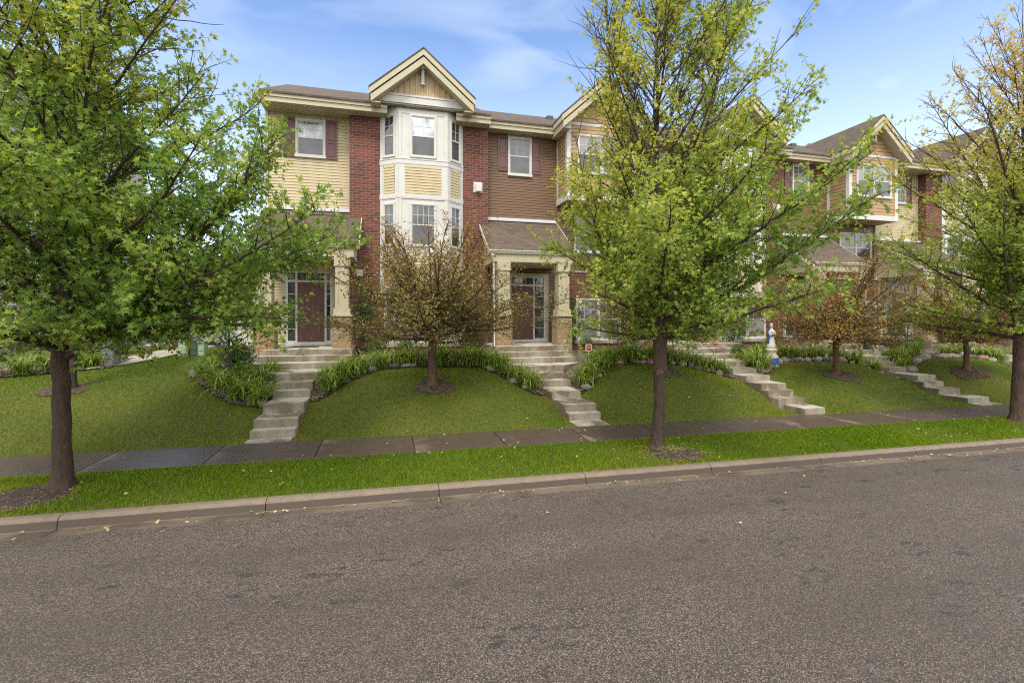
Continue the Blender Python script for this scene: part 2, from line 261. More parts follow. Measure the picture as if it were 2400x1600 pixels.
# ------------------------------------------------------------------ mesh helpers
class MB:
    def __init__(s): s.v = []; s.f = []; s.mi = []; s.sm = []
    def add(s, vs, fs, m=0, smooth=False):
        k = len(s.v); s.v += [tuple(v) for v in vs]
        for f in fs: s.f.append(tuple(i+k for i in f)); s.mi.append(m); s.sm.append(smooth)
    def box(s, x0, x1, y0, y1, z0, z1, m=0):
        s.add([(x0, y0, z0), (x1, y0, z0), (x1, y1, z0), (x0, y1, z0), (x0, y0, z1), (x1, y0, z1), (x1, y1, z1), (x0, y1, z1)],
              [(0, 3, 2, 1), (4, 5, 6, 7), (0, 1, 5, 4), (1, 2, 6, 5), (2, 3, 7, 6), (3, 0, 4, 7)], m)
    def prism(s, poly, off, m=0):
        """solid from a planar polygon (3-D points) pushed along a vector"""
        n = len(poly); off = Vector(off); a = [Vector(p) for p in poly]; b = [p+off for p in a]
        nv = sum((a[i].cross(a[(i+1) % n]) for i in range(n)), Vector())
        fs = [tuple(range(n)), tuple(range(2*n-1, n-1, -1))]+[(i, i+n, (i+1) % n+n, (i+1) % n) for i in range(n)]
        if nv.dot(off) > 0: fs = [tuple(reversed(f)) for f in fs]
        s.add(a+b, fs, m)
    def tube(s, pts, rad, n=6, m=0, cap=True):
        k0 = len(s.v); pts = [Vector(p) for p in pts]; up = Vector((.13, .27, .95))
        for i, p in enumerate(pts):
            t = (pts[min(i+1, len(pts)-1)]-pts[max(i-1, 0)]).normalized(); u = t.cross(up)
            if u.length < .05: u = t.cross(Vector((1, 0, 0)))
            u.normalize(); w_ = t.cross(u); r = rad[i] if hasattr(rad, '__len__') else rad
            for j in range(n):
                q = p+(u*math.cos(6.28318*j/n)+w_*math.sin(6.28318*j/n))*r; s.v.append((q.x, q.y, q.z))
        for i in range(len(pts)-1):
            for j in range(n):
                a = k0+i*n+j; b = k0+i*n+(j+1) % n; s.f.append((a, a+n, b+n, b)); s.mi.append(m); s.sm.append(True)
        if cap and n > 3:
            s.f.append(tuple(k0+j for j in range(n))); s.mi.append(m); s.sm.append(False)
            s.f.append(tuple(k0+(len(pts)-1)*n+j for j in reversed(range(n)))); s.mi.append(m); s.sm.append(False)
    def lathe(s, prof, n=20, c=(0, 0, 0), m=0):
        k = len(s.v)
        for r, z in prof:
            for j in range(n): s.v.append((c[0]+r*math.cos(6.28318*j/n), c[1]+r*math.sin(6.28318*j/n), c[2]+z))
        for i in range(len(prof)-1):
            for j in range(n): s.f.append((k+i*n+j, k+i*n+(j+1) % n, k+(i+1)*n+(j+1) % n, k+(i+1)*n+j)); s.mi.append(m); s.sm.append(True)
        s.f.append(tuple(k+j for j in reversed(range(n)))); s.mi.append(m); s.sm.append(False)
        s.f.append(tuple(k+(len(prof)-1)*n+j for j in range(n))); s.mi.append(m); s.sm.append(False)
    def mesh(s, name, mats, bevel=0, recalc=False):
        me = bpy.data.meshes.new(name); me.from_pydata(s.v, [], s.f)
        for m in mats: me.materials.append(m)
        me.polygons.foreach_set('material_index', s.mi); me.polygons.foreach_set('use_smooth', s.sm)
        if recalc or bevel:
            bm = bmesh.new(); bm.from_mesh(me)
            if recalc: bmesh.ops.recalc_face_normals(bm, faces=bm.faces)
            if bevel: bmesh.ops.bevel(bm, geom=[e for e in bm.edges if e.is_manifold and e.calc_face_angle(0) > .6], offset=bevel, segments=2, affect='EDGES', clamp_overlap=True)
            bm.to_mesh(me); bm.free()
        me.update(); return me
    def obj(s, name, mats, parent=None, bevel=0, recalc=False, loc=None):
        if not isinstance(mats, (list, tuple)): mats = [mats]
        org = Vector(loc) if loc is not None else (wloc(parent) if parent else Vector())
        s.v = [(x-org.x, y-org.y, z-org.z) for x, y, z in s.v]
        o = bpy.data.objects.new(name, s.mesh(name, mats, bevel, recalc)); COL.objects.link(o)
        if parent: o.parent = parent
        if loc is not None and not parent: o.location = loc
        return o
def wloc(o):
    v = Vector()
    while o: v += o.location; o = o.parent
    return v
def tag(o, label=None, cat=None, group=None, kind=None):
    if label: o['label'] = label
    if cat: o['category'] = cat
    if group: o['group'] = group
    if kind: o['kind'] = kind
    return o
def thing(name, label, cat, loc, group=None):
    o = bpy.data.objects.new(name, None); COL.objects.link(o); o.location = loc; o.empty_display_size = .2
    return tag(o, label, cat, group)
def copy_tree(o, parent=None):
    c = o.copy(); COL.objects.link(c)
    if parent: c.parent = parent
    for ch in list(o.children): copy_tree(ch, c)
    return c
class Fr:
    """a wall frame: s runs along the wall, d sticks out of it"""
    def __init__(s, x, y, ux, uy): s.o = (x, y); l = math.hypot(ux, uy); s.u = (ux/l, uy/l); s.n = (s.u[1], -s.u[0])
    def p(s, a, d, z): return (s.o[0]+s.u[0]*a+s.n[0]*d, s.o[1]+s.u[1]*a+s.n[1]*d, z)
    def box(s, mb, a0, a1, d0, d1, z0, z1, m=0):
        v = [s.p(a, d, z) for z in (z0, z1) for (a, d) in ((a0, d1), (a1, d1), (a1, d0), (a0, d0))]
        mb.add(v, [(0, 3, 2, 1), (4, 5, 6, 7), (0, 1, 5, 4), (1, 2, 6, 5), (2, 3, 7, 6), (3, 0, 4, 7)], m)
    def lap(s, mb, a0, a1, z0, z1, course=.112, depth=.018, m=0, top=None, gap=.16):
        n = max(1, round((z1-z0)/course)); h = (z1-z0)/n
        for i in range(n):
            b = z0+i*h; t = b+h; q0, q1 = a0, a1
            if top:
                q0, q1 = top(b+h*.3)
                if q1-q0 < .05: continue
            c = b+h*gap; d2 = depth*.55
            mb.add([s.p(q0, depth, c), s.p(q1, depth, c), s.p(q1, d2, t), s.p(q0, d2, t), s.p(q0, -.012, c), s.p(q1, -.012, c), s.p(q0, -.012, b), s.p(q1, -.012, b), s.p(q1, -.012, t), s.p(q0, -.012, t)], [(0, 1, 2, 3), (4, 5, 1, 0), (6, 7, 5, 4), (3, 2, 8, 9), (0, 3, 9, 4), (5, 8, 2, 1)], m)
def window(parent, F, a0, a1, z0, z1, cols=3, rows=2, up='glass_clear', lo='glass_screen', d0=.0, sill=True, twin=1, case=.065, split=.5):
    mb = MB(); gl = MB(); F.box(mb, a0, a0+case, d0-.02, d0+.05, z0+case, z1-case); F.box(mb, a1-case, a1, d0-.02, d0+.05, z0+case, z1-case)
    F.box(mb, a0, a1, d0-.02, d0+.053, z1-case, z1)
    if sill: F.box(mb, a0-.025, a1+.025, d0-.02, d0+.075, z0-.03, z0+case)
    else: F.box(mb, a0, a1, d0-.02, d0+.053, z0, z0+case)
    span = (a1-a0-case)/twin
    for k in range(twin):
        l = a0+case+k*span; r = l+span-case; b = z0+case; t = z1-case; mid = b+(t-b)*split
        if k < twin-1: F.box(mb, r, r+case, d0-.02, d0+.05, b, t)
        e = .032
        F.box(mb, l, r, d0-.01, d0+.034, mid-.022, mid+.022)
        for q0, q1, y0, y1 in ((l, l+e, b, t), (r-e, r, b, t)): F.box(mb, q0, q1, d0-.01, d0+.03, y0, y1)
        F.box(mb, l+e, r-e, d0-.01, d0+.03, t-e, t); F.box(mb, l+e, r-e, d0-.01, d0+.03, b, b+e)
        w_ = r-l-2*e
        for c in range(1, cols): F.box(mb, l+e+w_*c/cols-.008, l+e+w_*c/cols+.008, d0-.01, d0+.022, mid+.022, t-e)
        for q in range(1, rows):
            z = mid+.022+(t-e-mid-.022)*q/rows; F.box(mb, l+e, r-e, d0-.01, d0+.0205, z-.008, z+.008)
        gl.add([F.p(l+e, d0+.012, mid+.022), F.p(r-e, d0+.012, mid+.022), F.p(r-e, d0+.012, t-e), F.p(l+e, d0+.012, t-e)], [(0, 1, 2, 3)], 0)
        gl.add([F.p(l+e, d0+.012, b+e), F.p(r-e, d0+.012, b+e), F.p(r-e, d0+.012, mid-.022), F.p(l+e, d0+.012, mid-.022)], [(0, 1, 2, 3)], 1)
    wo = mb.obj('window', M['white'], parent); gl.obj('pane', [M[up], M[lo]], wo); return wo
def shutter(parent, F, a0, a1, z0, z1):
    mb = MB(); F.box(mb, a0, a1, 0, .03, z0, z1); zm = z0+(z1-z0)*.44
    for b, t in ((z0, z0+.09), (zm-.045, zm+.045), (z1-.09, z1)): F.box(mb, a0, a1, .03, .048, b, t)
    for q0, q1 in ((a0, a0+.06), (a1-.06, a1)): F.box(mb, q0, q1, .03, .0478, z0+.09, z1-.09)
    for b, t in ((z0+.09, zm-.045), (zm+.045, z1-.09)):
        i = .045; P = [(a0+.06, b), (a1-.06, b), (a1-.06, t), (a0+.06, t)]; Q = [(a0+.06+i, b+i), (a1-.06-i, b+i), (a1-.06-i, t-i), (a0+.06+i, t-i)]
        mb.add([F.p(x, .0305, z) for x, z in P]+[F.p(x, .044, z) for x, z in Q], [(0, 1, 5, 4), (1, 2, 6, 5), (2, 3, 7, 6), (3, 0, 4, 7), (4, 5, 6, 7)])
    return mb.obj('shutter', M['mauve'], parent)

# ------------------------------------------------------------------ terrain
def zg(a): return .025-.0088*a
FLIGHTS = [(-2.4, [11.42, 11.72, 12.6, 13.65, 14.0, 14.5, 15.75, 16.35, 16.75], .047, .177), (5.1, [11.7, 12.0, 13.05, 14.1, 14.6, 15.0, 16.0, 16.38, 16.68], -.02, .1845),
           (11.75, [11.06, 11.76, 12.17, 12.45, 13.1, 13.7, 14.35, 15.55, 16.15, 16.6], -.08, .172), (19.1, [11.45, 12.3, 12.8, 13.15, 14.2, 14.6, 15.05, 16.2, 16.6, 16.95], -.15, .179),
           (26.3, [11.42, 11.9, 12.6, 13.65, 14.0, 14.5, 15.75, 16.35, 16.75], -.22, .207), (33.5, [11.42, 11.9, 12.6, 13.65, 14.0, 14.5, 15.75, 16.35, 16.75], -.28, .207)]
def flight_h(k, b):
    c, f, z0, r = FLIGHTS[k]; return max(0, float(np.interp(b, [11.05]+f+[18], [zg(c)]+[z0+r*i for i in range(len(f))]+[z0+r*(len(f)-1.6)]))-zg(c)-.10)
STAIRS = [-2.4, 5.1, 11.75, 19.1, 26.3, 33.5]
def sstep(x): x = min(1, max(0, x)); return x*x*(3-2*x)
def ground_h(a, b):
    u = b-11.05
    if u <= 0: return 0.
    hm = 1.33*(1-math.exp(-u/1.85)); hs = flight_h(min(range(6), key=lambda q: abs(a-STAIRS[q])), b)
    hl = 1.6*(1-math.exp(-u/3.6))
    if a < -2.4:
        wl = sstep((-2.9-a)/2.2); h = hs*(1-wl)+hl*wl
    else:
        d = min(abs(a-s) for s in STAIRS); wd = sstep((d-.6)/1.9); h = hs*(1-wd)+hm*wd
    if b > 19: h -= sstep((b-19)/22)*1.75
    return h
def gz(a, b): return zg(max(-60, min(60, a)))+ground_h(a, b)
def bump_(a, b): return .018*mnoise.noise((a*1.1, b*1.1, .3))+.008*mnoise.noise((a*4, b*4, 5))

def axis(vals):
    out = []
    for (a, b, st) in vals: out += list(np.arange(a, b-1e-6, st))
    out.append(vals[-1][1]); return out
def grid_obj(name, xs, ys, zf, mat, cond=None):
    mb = MB(); nx, ny = len(xs), len(ys); vs = [(x, y, zf(x, y)) for y in ys for x in xs]; fs = []
    for j in range(ny-1):
        for i in range(nx-1):
            if cond and not cond((xs[i]+xs[i+1])/2, (ys[j]+ys[j+1])/2): continue
            fs.append((j*nx+i, j*nx+i+1, (j+1)*nx+i+1, (j+1)*nx+i))
    mb.add(vs, fs, 0, True); return mb.obj(name, mat)
g = MB(); g.add([(-900, -600, -1.2), (900, -600, -1.2), (900, 1500, -1.2), (-900, 1500, -1.2)], [(0, 1, 2, 3)]); tag(g.obj('ground', M['lawn']), kind='structure')
xs = axis([(-220, -60, 40), (-60, -26, 4), (-26, 42, .22), (42, 60, 3), (60, 220, 40)]); ys = axis([(11.05, 19, .18), (19, 60, 1.4), (60, 400, 60)])
tag(grid_obj('lawn', xs, ys, lambda a, b: gz(a, b)+(bump_(a, b) if b > 11.1 else 0)-.015, M['lawn']), kind='structure')
def parkz(a, b): return zg(a)-.055*(9.62-b)/1.72
tag(grid_obj('parkway_lawn', axis([(-120, -14, 8), (-14, 34, .25), (34, 160, 9)]), axis([(7.9, 9.62, .172)]), lambda a, b: parkz(a, b)+(bump_(a, b) if 7.95 < b < 9.57 else -.004)-.012, M['lawn']), kind='structure')
def roadz(a, b): return zg(a)-.195+.018*min(7.43-b, b+5.5)
tag(grid_obj('road', axis([(-200, -20, 20), (-20, 40, 2), (40, 240, 20)]), axis([(-16, 7.43, .7)]), lambda a, b: roadz(a, b), M['asphalt']), kind='structure')
mb = MB(); k = -40
while .56+1.87*k < 70:
    a0 = .56+1.87*k+.007; a1 = a0+1.87-.014; z0, z1 = zg(a0), zg(a1); t0 = .006*mnoise.noise((k*3.1, 0, 0))
    mb.add([(a0, 9.6, z0-.2), (a1, 9.6, z1-.2), (a1, 11.05, z1-.2), (a0, 11.05, z0-.2), (a0, 9.6, z0+t0), (a1, 9.6, z1+t0), (a1, 11.05, z1+t0), (a0, 11.05, z0+t0)], [(0, 3, 2, 1), (4, 5, 6, 7), (0, 1, 5, 4), (1, 2, 6, 5), (2, 3, 7, 6), (3, 0, 4, 7)]); k += 1
tag(mb.obj('sidewalk', M['sidewalk'], bevel=.006), kind='structure')
mb = MB(); gp = MB(); k = -30
prof = [(7.905, -.06), (7.90, -.056), (7.83, -.054), (7.785, -.060), (7.755, -.078), (7.738, -.105), (7.72, -.205)]
while .82+2.53*k < 60:
    a0 = .82+2.53*k+.006; a1 = a0+2.53-.012; n = len(prof)
    for sgn, m_, pf in ((0, mb, prof), (1, gp, [(7.72, -.205), (7.70, -.214), (7.43, -.191), (7.425, -.26)])):
        P = [(a, b, z+zg(a)) for a in (a0, a1) for b, z in pf]; q = len(pf)
        m_.add(P, [(i, i+1, q+i+1, q+i) for i in range(q-1)], 0, False)
        lo = zg(a0)-.5
        for e, a in ((0, a0), (q, a1)): m_.add([P[e+i] for i in range(q)]+[(a, pf[-1][0], lo), (a, pf[0][0], lo)], [tuple(range(q+2)) if e else tuple(reversed(range(q+2)))])
    k += 1
tag(mb.obj('curb', M['curb']), kind='structure'); tag(gp.obj('gutter_pan', M['gutterpan']), kind='structure')

# ------------------------------------------------------------------ planting beds (used by the houses' surroundings, stones, lilies and grass)
BEDS = [(-1.9, 4.55, 1.32, 13.55, 14.85), (5.65, 11.2, 8.45, 13.6, 14.75), (12.3, 18.5, 15.4, 13.6, 14.75), (19.65, 25.7, 22.7, 14.2, 15.0), (26.9, 33, 29.9, 14.2, 15.0)]
def bfront(bed, a):
    a0, a1, ac, be, bc = bed; hw = (a1-a0)/2; t = min(1, abs(a-(a0+a1)/2)/hw); return be+(bc-be)*(1-t**2.2)
def in_bed(a, b):
    for bed in BEDS:
        if bed[0]-.3 < a < bed[1]+.3: return b > bfront(bed, a)
    if -5.1 < a < -2.85: return b > 13.25+1.4*max(0, (-3.6-a)/1.5)**1.5 and b < 19.5
    if -12.5 < a < -7.4: return 14.6+.45*(a+10) < b < 15.9+.5*(a+10)+1
    return False
def flat_patch(name, xs, ys, cond, mat, lift):
    return grid_obj(name, xs, ys, lambda a, b: gz(a, b)+lift+.014*mnoise.noise((a*7, b*7, 2)), mat, cond)
tag(flat_patch('mulch_bed', axis([(-5.6, 33.4, .12)]), axis([(13.0, 19.6, .12)]), lambda a, b: in_bed(a, b) and a > -6, M['bed'], .03), kind='structure')
tag(flat_patch('mulch_bed', axis([(-12.6, -7.3, .12)]), axis([(13.0, 18.6, .12)]), lambda a, b: in_bed(a, b), M['bed'], .03), kind='structure')
RINGS = []
def ring(a, b, r, zf, name='mulch_ring', rx=1.0, seed=0):
    RINGS.append((a, b, r*rx, r)); mb = MB(); n = 30; vs = []; fs = []
    for j in range(7):
        q = j/6
        for i in range(n):
            th = 6.28318*i/n; rr = r*q*(1+.22*mnoise.noise((math.cos(th)*1.5+seed, math.sin(th)*1.5, seed))); x = a+rr*rx*math.cos(th); y = b+rr*math.sin(th)
            vs.append((x, y, zf(x, y)+.004+.03*(1-q*q)+.02*mnoise.noise((x*9, y*9, 1))*(1 if j < 6 else 0)))
    for j in range(6):
        for i in range(n): fs.append((j*n+i, j*n+(i+1) % n, (j+1)*n+(i+1) % n, (j+1)*n+i))
    mb.add(vs, fs, 0, True); return tag(mb.obj(name, M['mulch']), kind='structure')
# ------------------------------------------------------------------ front steps
def steps(label, fronts, xr, flare, z0, r, back=19.38, pad=True):
    cx = (xr[0][0]+xr[0][1])/2; root = thing('front_steps', label, 'steps', (cx, fronts[0], zg(cx)), 'concrete front steps climbing the bank')
    if pad and fronts[0] > 11.2:
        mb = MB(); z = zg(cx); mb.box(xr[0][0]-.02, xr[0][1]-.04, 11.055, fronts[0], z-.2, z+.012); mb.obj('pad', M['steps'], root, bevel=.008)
    n = len(fronts); f = list(fronts)+[back]
    for k in range(n):
        x0, x1 = xr[k]; zt = z0+r*(k+1); zb = min(gz(x0, f[k]), gz(x1, f[k]))-.45
        mb = MB()
        if k == flare:
            q0, q1 = xr[k+1]; P = [(x0, f[k], zb), (x1, f[k], zb), (q1-.03, f[k+1]-.12, zb), (q1-.03, f[k+1], zb), (q0+.03, f[k+1], zb), (q0+.03, f[k+1]-.12, zb)]
            mb.prism(P, (0, 0, zt-zb))
        else: mb.box(x0, x1, f[k], f[k+1], zb, zt)
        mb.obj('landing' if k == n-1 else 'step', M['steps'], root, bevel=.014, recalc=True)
    return root
SA = [(-2.85, -1.93)]*5+[(-2.93, -1.87), (-3.98, -1.20), (-4.02, -1.14), (-4.06, -1.08)]
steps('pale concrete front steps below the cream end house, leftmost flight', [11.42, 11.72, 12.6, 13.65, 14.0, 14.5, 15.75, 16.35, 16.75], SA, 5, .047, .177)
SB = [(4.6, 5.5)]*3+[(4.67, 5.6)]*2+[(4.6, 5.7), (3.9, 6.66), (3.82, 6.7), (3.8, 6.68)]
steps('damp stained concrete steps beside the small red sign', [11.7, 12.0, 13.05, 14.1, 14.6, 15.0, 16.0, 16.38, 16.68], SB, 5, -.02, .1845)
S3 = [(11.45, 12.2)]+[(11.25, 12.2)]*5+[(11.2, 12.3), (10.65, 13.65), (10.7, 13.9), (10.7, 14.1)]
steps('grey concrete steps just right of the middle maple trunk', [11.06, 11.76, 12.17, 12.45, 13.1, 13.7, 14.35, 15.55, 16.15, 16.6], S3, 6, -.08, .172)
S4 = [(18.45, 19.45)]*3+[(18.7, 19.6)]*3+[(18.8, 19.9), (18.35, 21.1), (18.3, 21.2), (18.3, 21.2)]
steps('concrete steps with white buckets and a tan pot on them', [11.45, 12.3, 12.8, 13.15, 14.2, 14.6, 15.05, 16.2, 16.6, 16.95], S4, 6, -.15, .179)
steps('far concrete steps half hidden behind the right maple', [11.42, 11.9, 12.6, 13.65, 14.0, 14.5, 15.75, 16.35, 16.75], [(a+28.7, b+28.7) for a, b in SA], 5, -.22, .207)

# ------------------------------------------------------------------ townhouses
def rake(mb, ac, hw, zp, zf, y0, y1, o0, o1, m, inner=0.):
    """a pair of sloping boards under a gable roof line, o0..o1 below it"""
    s = (zp-zf)/hw
    for sg in (-1, 1):
        P = [(ac, y0, zp-o0), (ac+sg*hw, y0, zf-o0), (ac+sg*hw, y0, zf-o1), (ac, y0, zp-o1)]
        mb.prism(P, (0, y1-y0, 0), m)
def gable(root, ac, hw, zp, zf, yf, yw, yback, style):
    rf = MB(); rf.prism([(ac, yf, zp), (ac+hw, yf, zf), (ac+hw, yf, zf-.06), (ac, yf, zp-.06), (ac-hw, yf, zf-.06), (ac-hw, yf, zf)], (0, yback-yf, 0))
    # slope bottom edge carried a little past the fascia
    gr = rf.obj('gable_roof', M['roofy'], root, recalc=True)
    t = MB(); rake(t, ac, hw-.012, zp-.01, zf, yf+.015, yf+.07, .062, .27, 0); rake(t, ac, hw-.075, zp-.065, zf, yf+.05, yf+.10, .27, .52, 0)
    for sg in (-1, 1):
        x0, x1 = sorted((ac+sg*(hw-.014), ac+sg*(hw-.10))); t.box(x0, x1, yf+.07, yw+.9, zf-.27, zf-.075)
        x0, x1 = sorted((ac+sg*(hw-.075), ac+sg*(hw-.15))); t.box(x0, x1, yf+.101, yw+.9, zf-.53, zf-.271)
    t.obj('rake_board', M['tan'], gr, recalc=True)
    so_ = MB(); s = (zp-zf)/hw
    for sg in (-1, 1):
        so_.prism([(ac, yf+.08, zp-.55), (ac+sg*(hw-.13), yf+.08, zf-.45), (ac+sg*(hw-.13), yf+.08, zf-.49), (ac, yf+.08, zp-.59)], (0, yw-yf+.02, 0))
        x0, x1 = sorted((ac+sg*(hw-.14), ac+sg*(hw-.42))); so_.box(x0, x1, yf+.102, yw+.9, zf-.52, zf-.48)
    so_.obj('soffit', M['soffit'], gr, recalc=True)
    br = MB(); zt = zp-.56; br.box(ac-.055, ac+.055, yf+.2, yw-.02, zt-.12, zt+.02); br.prism([(ac-.054, yw-.18, zt-.12), (ac-.054, yw-.02, zt-.12), (ac-.054, yw-.02, zt-.62), (ac-.054, yw-.12, zt-.6)], (.108, 0, 0)); br.box(ac-.07, ac+.07, yw-.15, yw-.02, zt-.66, zt-.62)
    br.obj('bracket', M['white'], gr, recalc=True)
    return gr
def entry(root, F, a0, a1, d0, d1, zs, zt, ztr, mirror=False):
    """front door with sidelights and a transom; F on the wall"""
    fr = MB(); gl = MB(); c = .07
    F.box(fr, a0-.13, a0, .0, .055, zs-.1, zt+.13, 1); F.box(fr, a1, a1+.13, 0, .055, zs-.1, zt+.13, 1); F.box(fr, a0, a1, 0, .056, zt, zt+.13, 1)
    F.box(fr, a0, a1, .0, .07, zs-.11, zs)
    for q in (a0, d0-c, d1, a1-c): F.box(fr, q, q+c, 0, .05, zs, zt)
    for l, r in ((a0+c, d0-c), (d0, d1), (d1+c, a1-c)): F.box(fr, l, r, 0, .048, ztr, ztr+.07); F.box(fr, l, r, 0, .0485, zt-.05, zt)
    for l, r in ((a0+c, d0-c), (d1+c, a1-c)):
        F.box(fr, l, r, 0, .0482, zs, zs+.05); gl.add([F.p(l, .014, zs+.05), F.p(r, .014, zs+.05), F.p(r, .014, ztr), F.p(l, .014, ztr)], [(0, 1, 2, 3)])
        for k in range(1, 5):
            z = zs+.05+(ztr-zs-.05)*k/5; F.box(fr, l, r, .0, .03, z-.012, z+.012)
    for l, r in ((a0+c, d0-c), (d0, d1), (d1+c, a1-c)):
        gl.add([F.p(l, .014, ztr+.07), F.p(r, .014, ztr+.07), F.p(r, .014, zt-.05), F.p(l, .014, zt-.05)], [(0, 1, 2, 3)])
        for q in (.33, .67): F.box(fr, l+(r-l)*q-.009, l+(r-l)*q+.009, 0, .03, ztr+.07, zt-.05)
    fo = fr.obj('door_frame', [M['white'], M['tan']], root); gl.obj('pane', M['glass_clear'], fo)
    d = MB(); F.box(d, d0+.004, d1-.004, .0, .018, zs+.01, ztr-.005); W = d1-d0; Hh = ztr-zs
    for r0, r1 in ((.06, .33), (.40, .74), (.80, .94)):
        for q0, q1 in ((.12, .45), (.55, .88)):
            x0, x1 = d0+W*q0, d0+W*q1; y0, y1 = zs+Hh*r0, zs+Hh*r1; i = .02
            d.add([F.p(x0, .0185, y0), F.p(x1, .0185, y0), F.p(x1, .0185, y1), F.p(x0, .0185, y1)]+[F.p(x0+i, .027, y0+i), F.p(x1-i, .027, y0+i), F.p(x1-i, .027, y1-i), F.p(x0+i, .027, y1-i)], [(0, 1, 5, 4), (1, 2, 6, 5), (2, 3, 7, 6), (3, 0, 4, 7), (4, 5, 6, 7)])
    do = d.obj('door', M['mauve'], root); h = MB(); hx = d1-.08
    p = F.p(hx, .05, zs+1.05); h.tube([F.p(hx, .015, zs+1.05), p, F.p(hx-.1, .055, zs+1.05)], .012, 6); h.tube([F.p(hx, .016, zs+1.2), F.p(hx, .04, zs+1.2)], .03, 8); h.obj('handle', M['metal'], do)
def porch(root, c, hw, ye, zl, brick_side=0, yw=19.4, ze=5.15, zt=6.72):
    rf = MB(); a0, a1 = c-hw, c+hw
    rf.prism([(a0, ye, ze), (a0, yw, zt), (a0, yw, zt-.07), (a0, ye, ze-.07)], (a1-a0, 0, 0)); pr_ = rf.obj('porch_roof', M['roofx'], root, recalc=True)
    for x0, x1 in ((a0-.03, a0-.002), (a1+.002, a1+.03)):
        t = MB(); t.prism([(x0, ye+.01, ze-.0), (x0, yw, zt-.0), (x0, yw, zt-.16), (x0, ye+.01, ze-.16)], (x1-x0, 0, 0)); t.obj('rake_trim', M['gutter'], pr_, recalc=True)
    gu = MB(); gu.prism([(a0-.03, ye-.1, ze-.01), (a0-.03, ye-.002, ze-.01), (a0-.03, ye-.002, ze-.12), (a0-.03, ye-.06, ze-.12), (a0-.03, ye-.085, ze-.06)], (a1-a0+.06, 0, 0)); gu.box(a0-.03, a1+.03, ye-.112, ye-.1, ze-.03, ze); gu.obj('gutter', M['gutter'], pr_, recalc=True)
    fl = MB(); fl.box(a0+.06, a1-.05, yw-.16, yw-.02, zt-.05, zt+.03); fl.box(a0+.06, a1-.05, yw-.05, yw-.02, zt+.03, zt+.1); fl.obj('flashing', M['flash'], pr_)
    b = MB(); b.box(a0+.16, a1-.16, ye+.0, ye+.32, ze-.42, ze-.1); b.box(a0+.2, a1-.2, ye+.32, yw-.03, ze-.40, ze-.36)
    for x in (a0+.16, a1-.26): b.prism([(x, ye+.32, ze-.42), (x, yw-.03, ze-.42), (x, yw-.03, zt-.14), (x, ye+.32, ze-.1+.18)], (.1, 0, 0))
    b.obj('porch_beam', M['tan'], root, recalc=True)
    for sg in (-1, 1):
        x = c+sg*(hw-.53); y = ye+.17; cl = MB(); z0 = zl+1.13
        cl.box(x-.215, x+.215, y-.215, y+.215, z0, ze-.42); cl.box(x-.27, x+.27, y-.27, y+.27, z0, z0+.22); cl.box(x-.25, x+.25, y-.25, y+.25, ze-.72, ze-.421); cl.box(x-.27, x+.27, y-.27, y+.27, ze-.75, ze-.72)
        for q in (-.215, .105): cl.box(x+q, x+q+.11, y-.235, y-.215, z0+.22, ze-.75)
        cl.box(x-.105, x+.105, y-.2345, y-.215, ze-.92, ze-.75); cl.box(x-.105, x+.105, y-.2345, y-.215, z0+.22, z0+.38)
        cl.obj('column', M['tan'], root, bevel=.004)
        p = MB(); n = 6; rr = random.Random(int(x*100)); X0, X1, Y0, Y1 = x-.30, x+.30, y-.30, y+.30
        F4 = [Fr(X0, Y0, 1, 0), Fr(X0, Y1, 0, -1), Fr(X1, Y0, 0, 1), Fr(X1, Y1, -1, 0)]
        for F in F4:
            G = [[F.p(.6*i/9, (.0 if i in (0, 9) or j in (0,) else .016*mnoise.noise((x*3+i*1.7+F.u[0]*9, j*1.9, F.u[1]*5))), zl-.3+1.4*j/16) for i in range(10)] for j in range(17)]
            V = [q for row in G for q in row]; p.add(V, [(j*10+i, j*10+i+1, (j+1)*10+i+1, (j+1)*10+i) for j in range(16) for i in range(9)])
        po = p.obj('stone_pier', M['block'], root); cp = MB(); cp.box(x-.34, x+.34, y-.34, y+.34, zl+1.07, zl+1.13); cp.obj('cap', M['tan'], po, bevel=.01)
    return pr_
ZL = 1.64
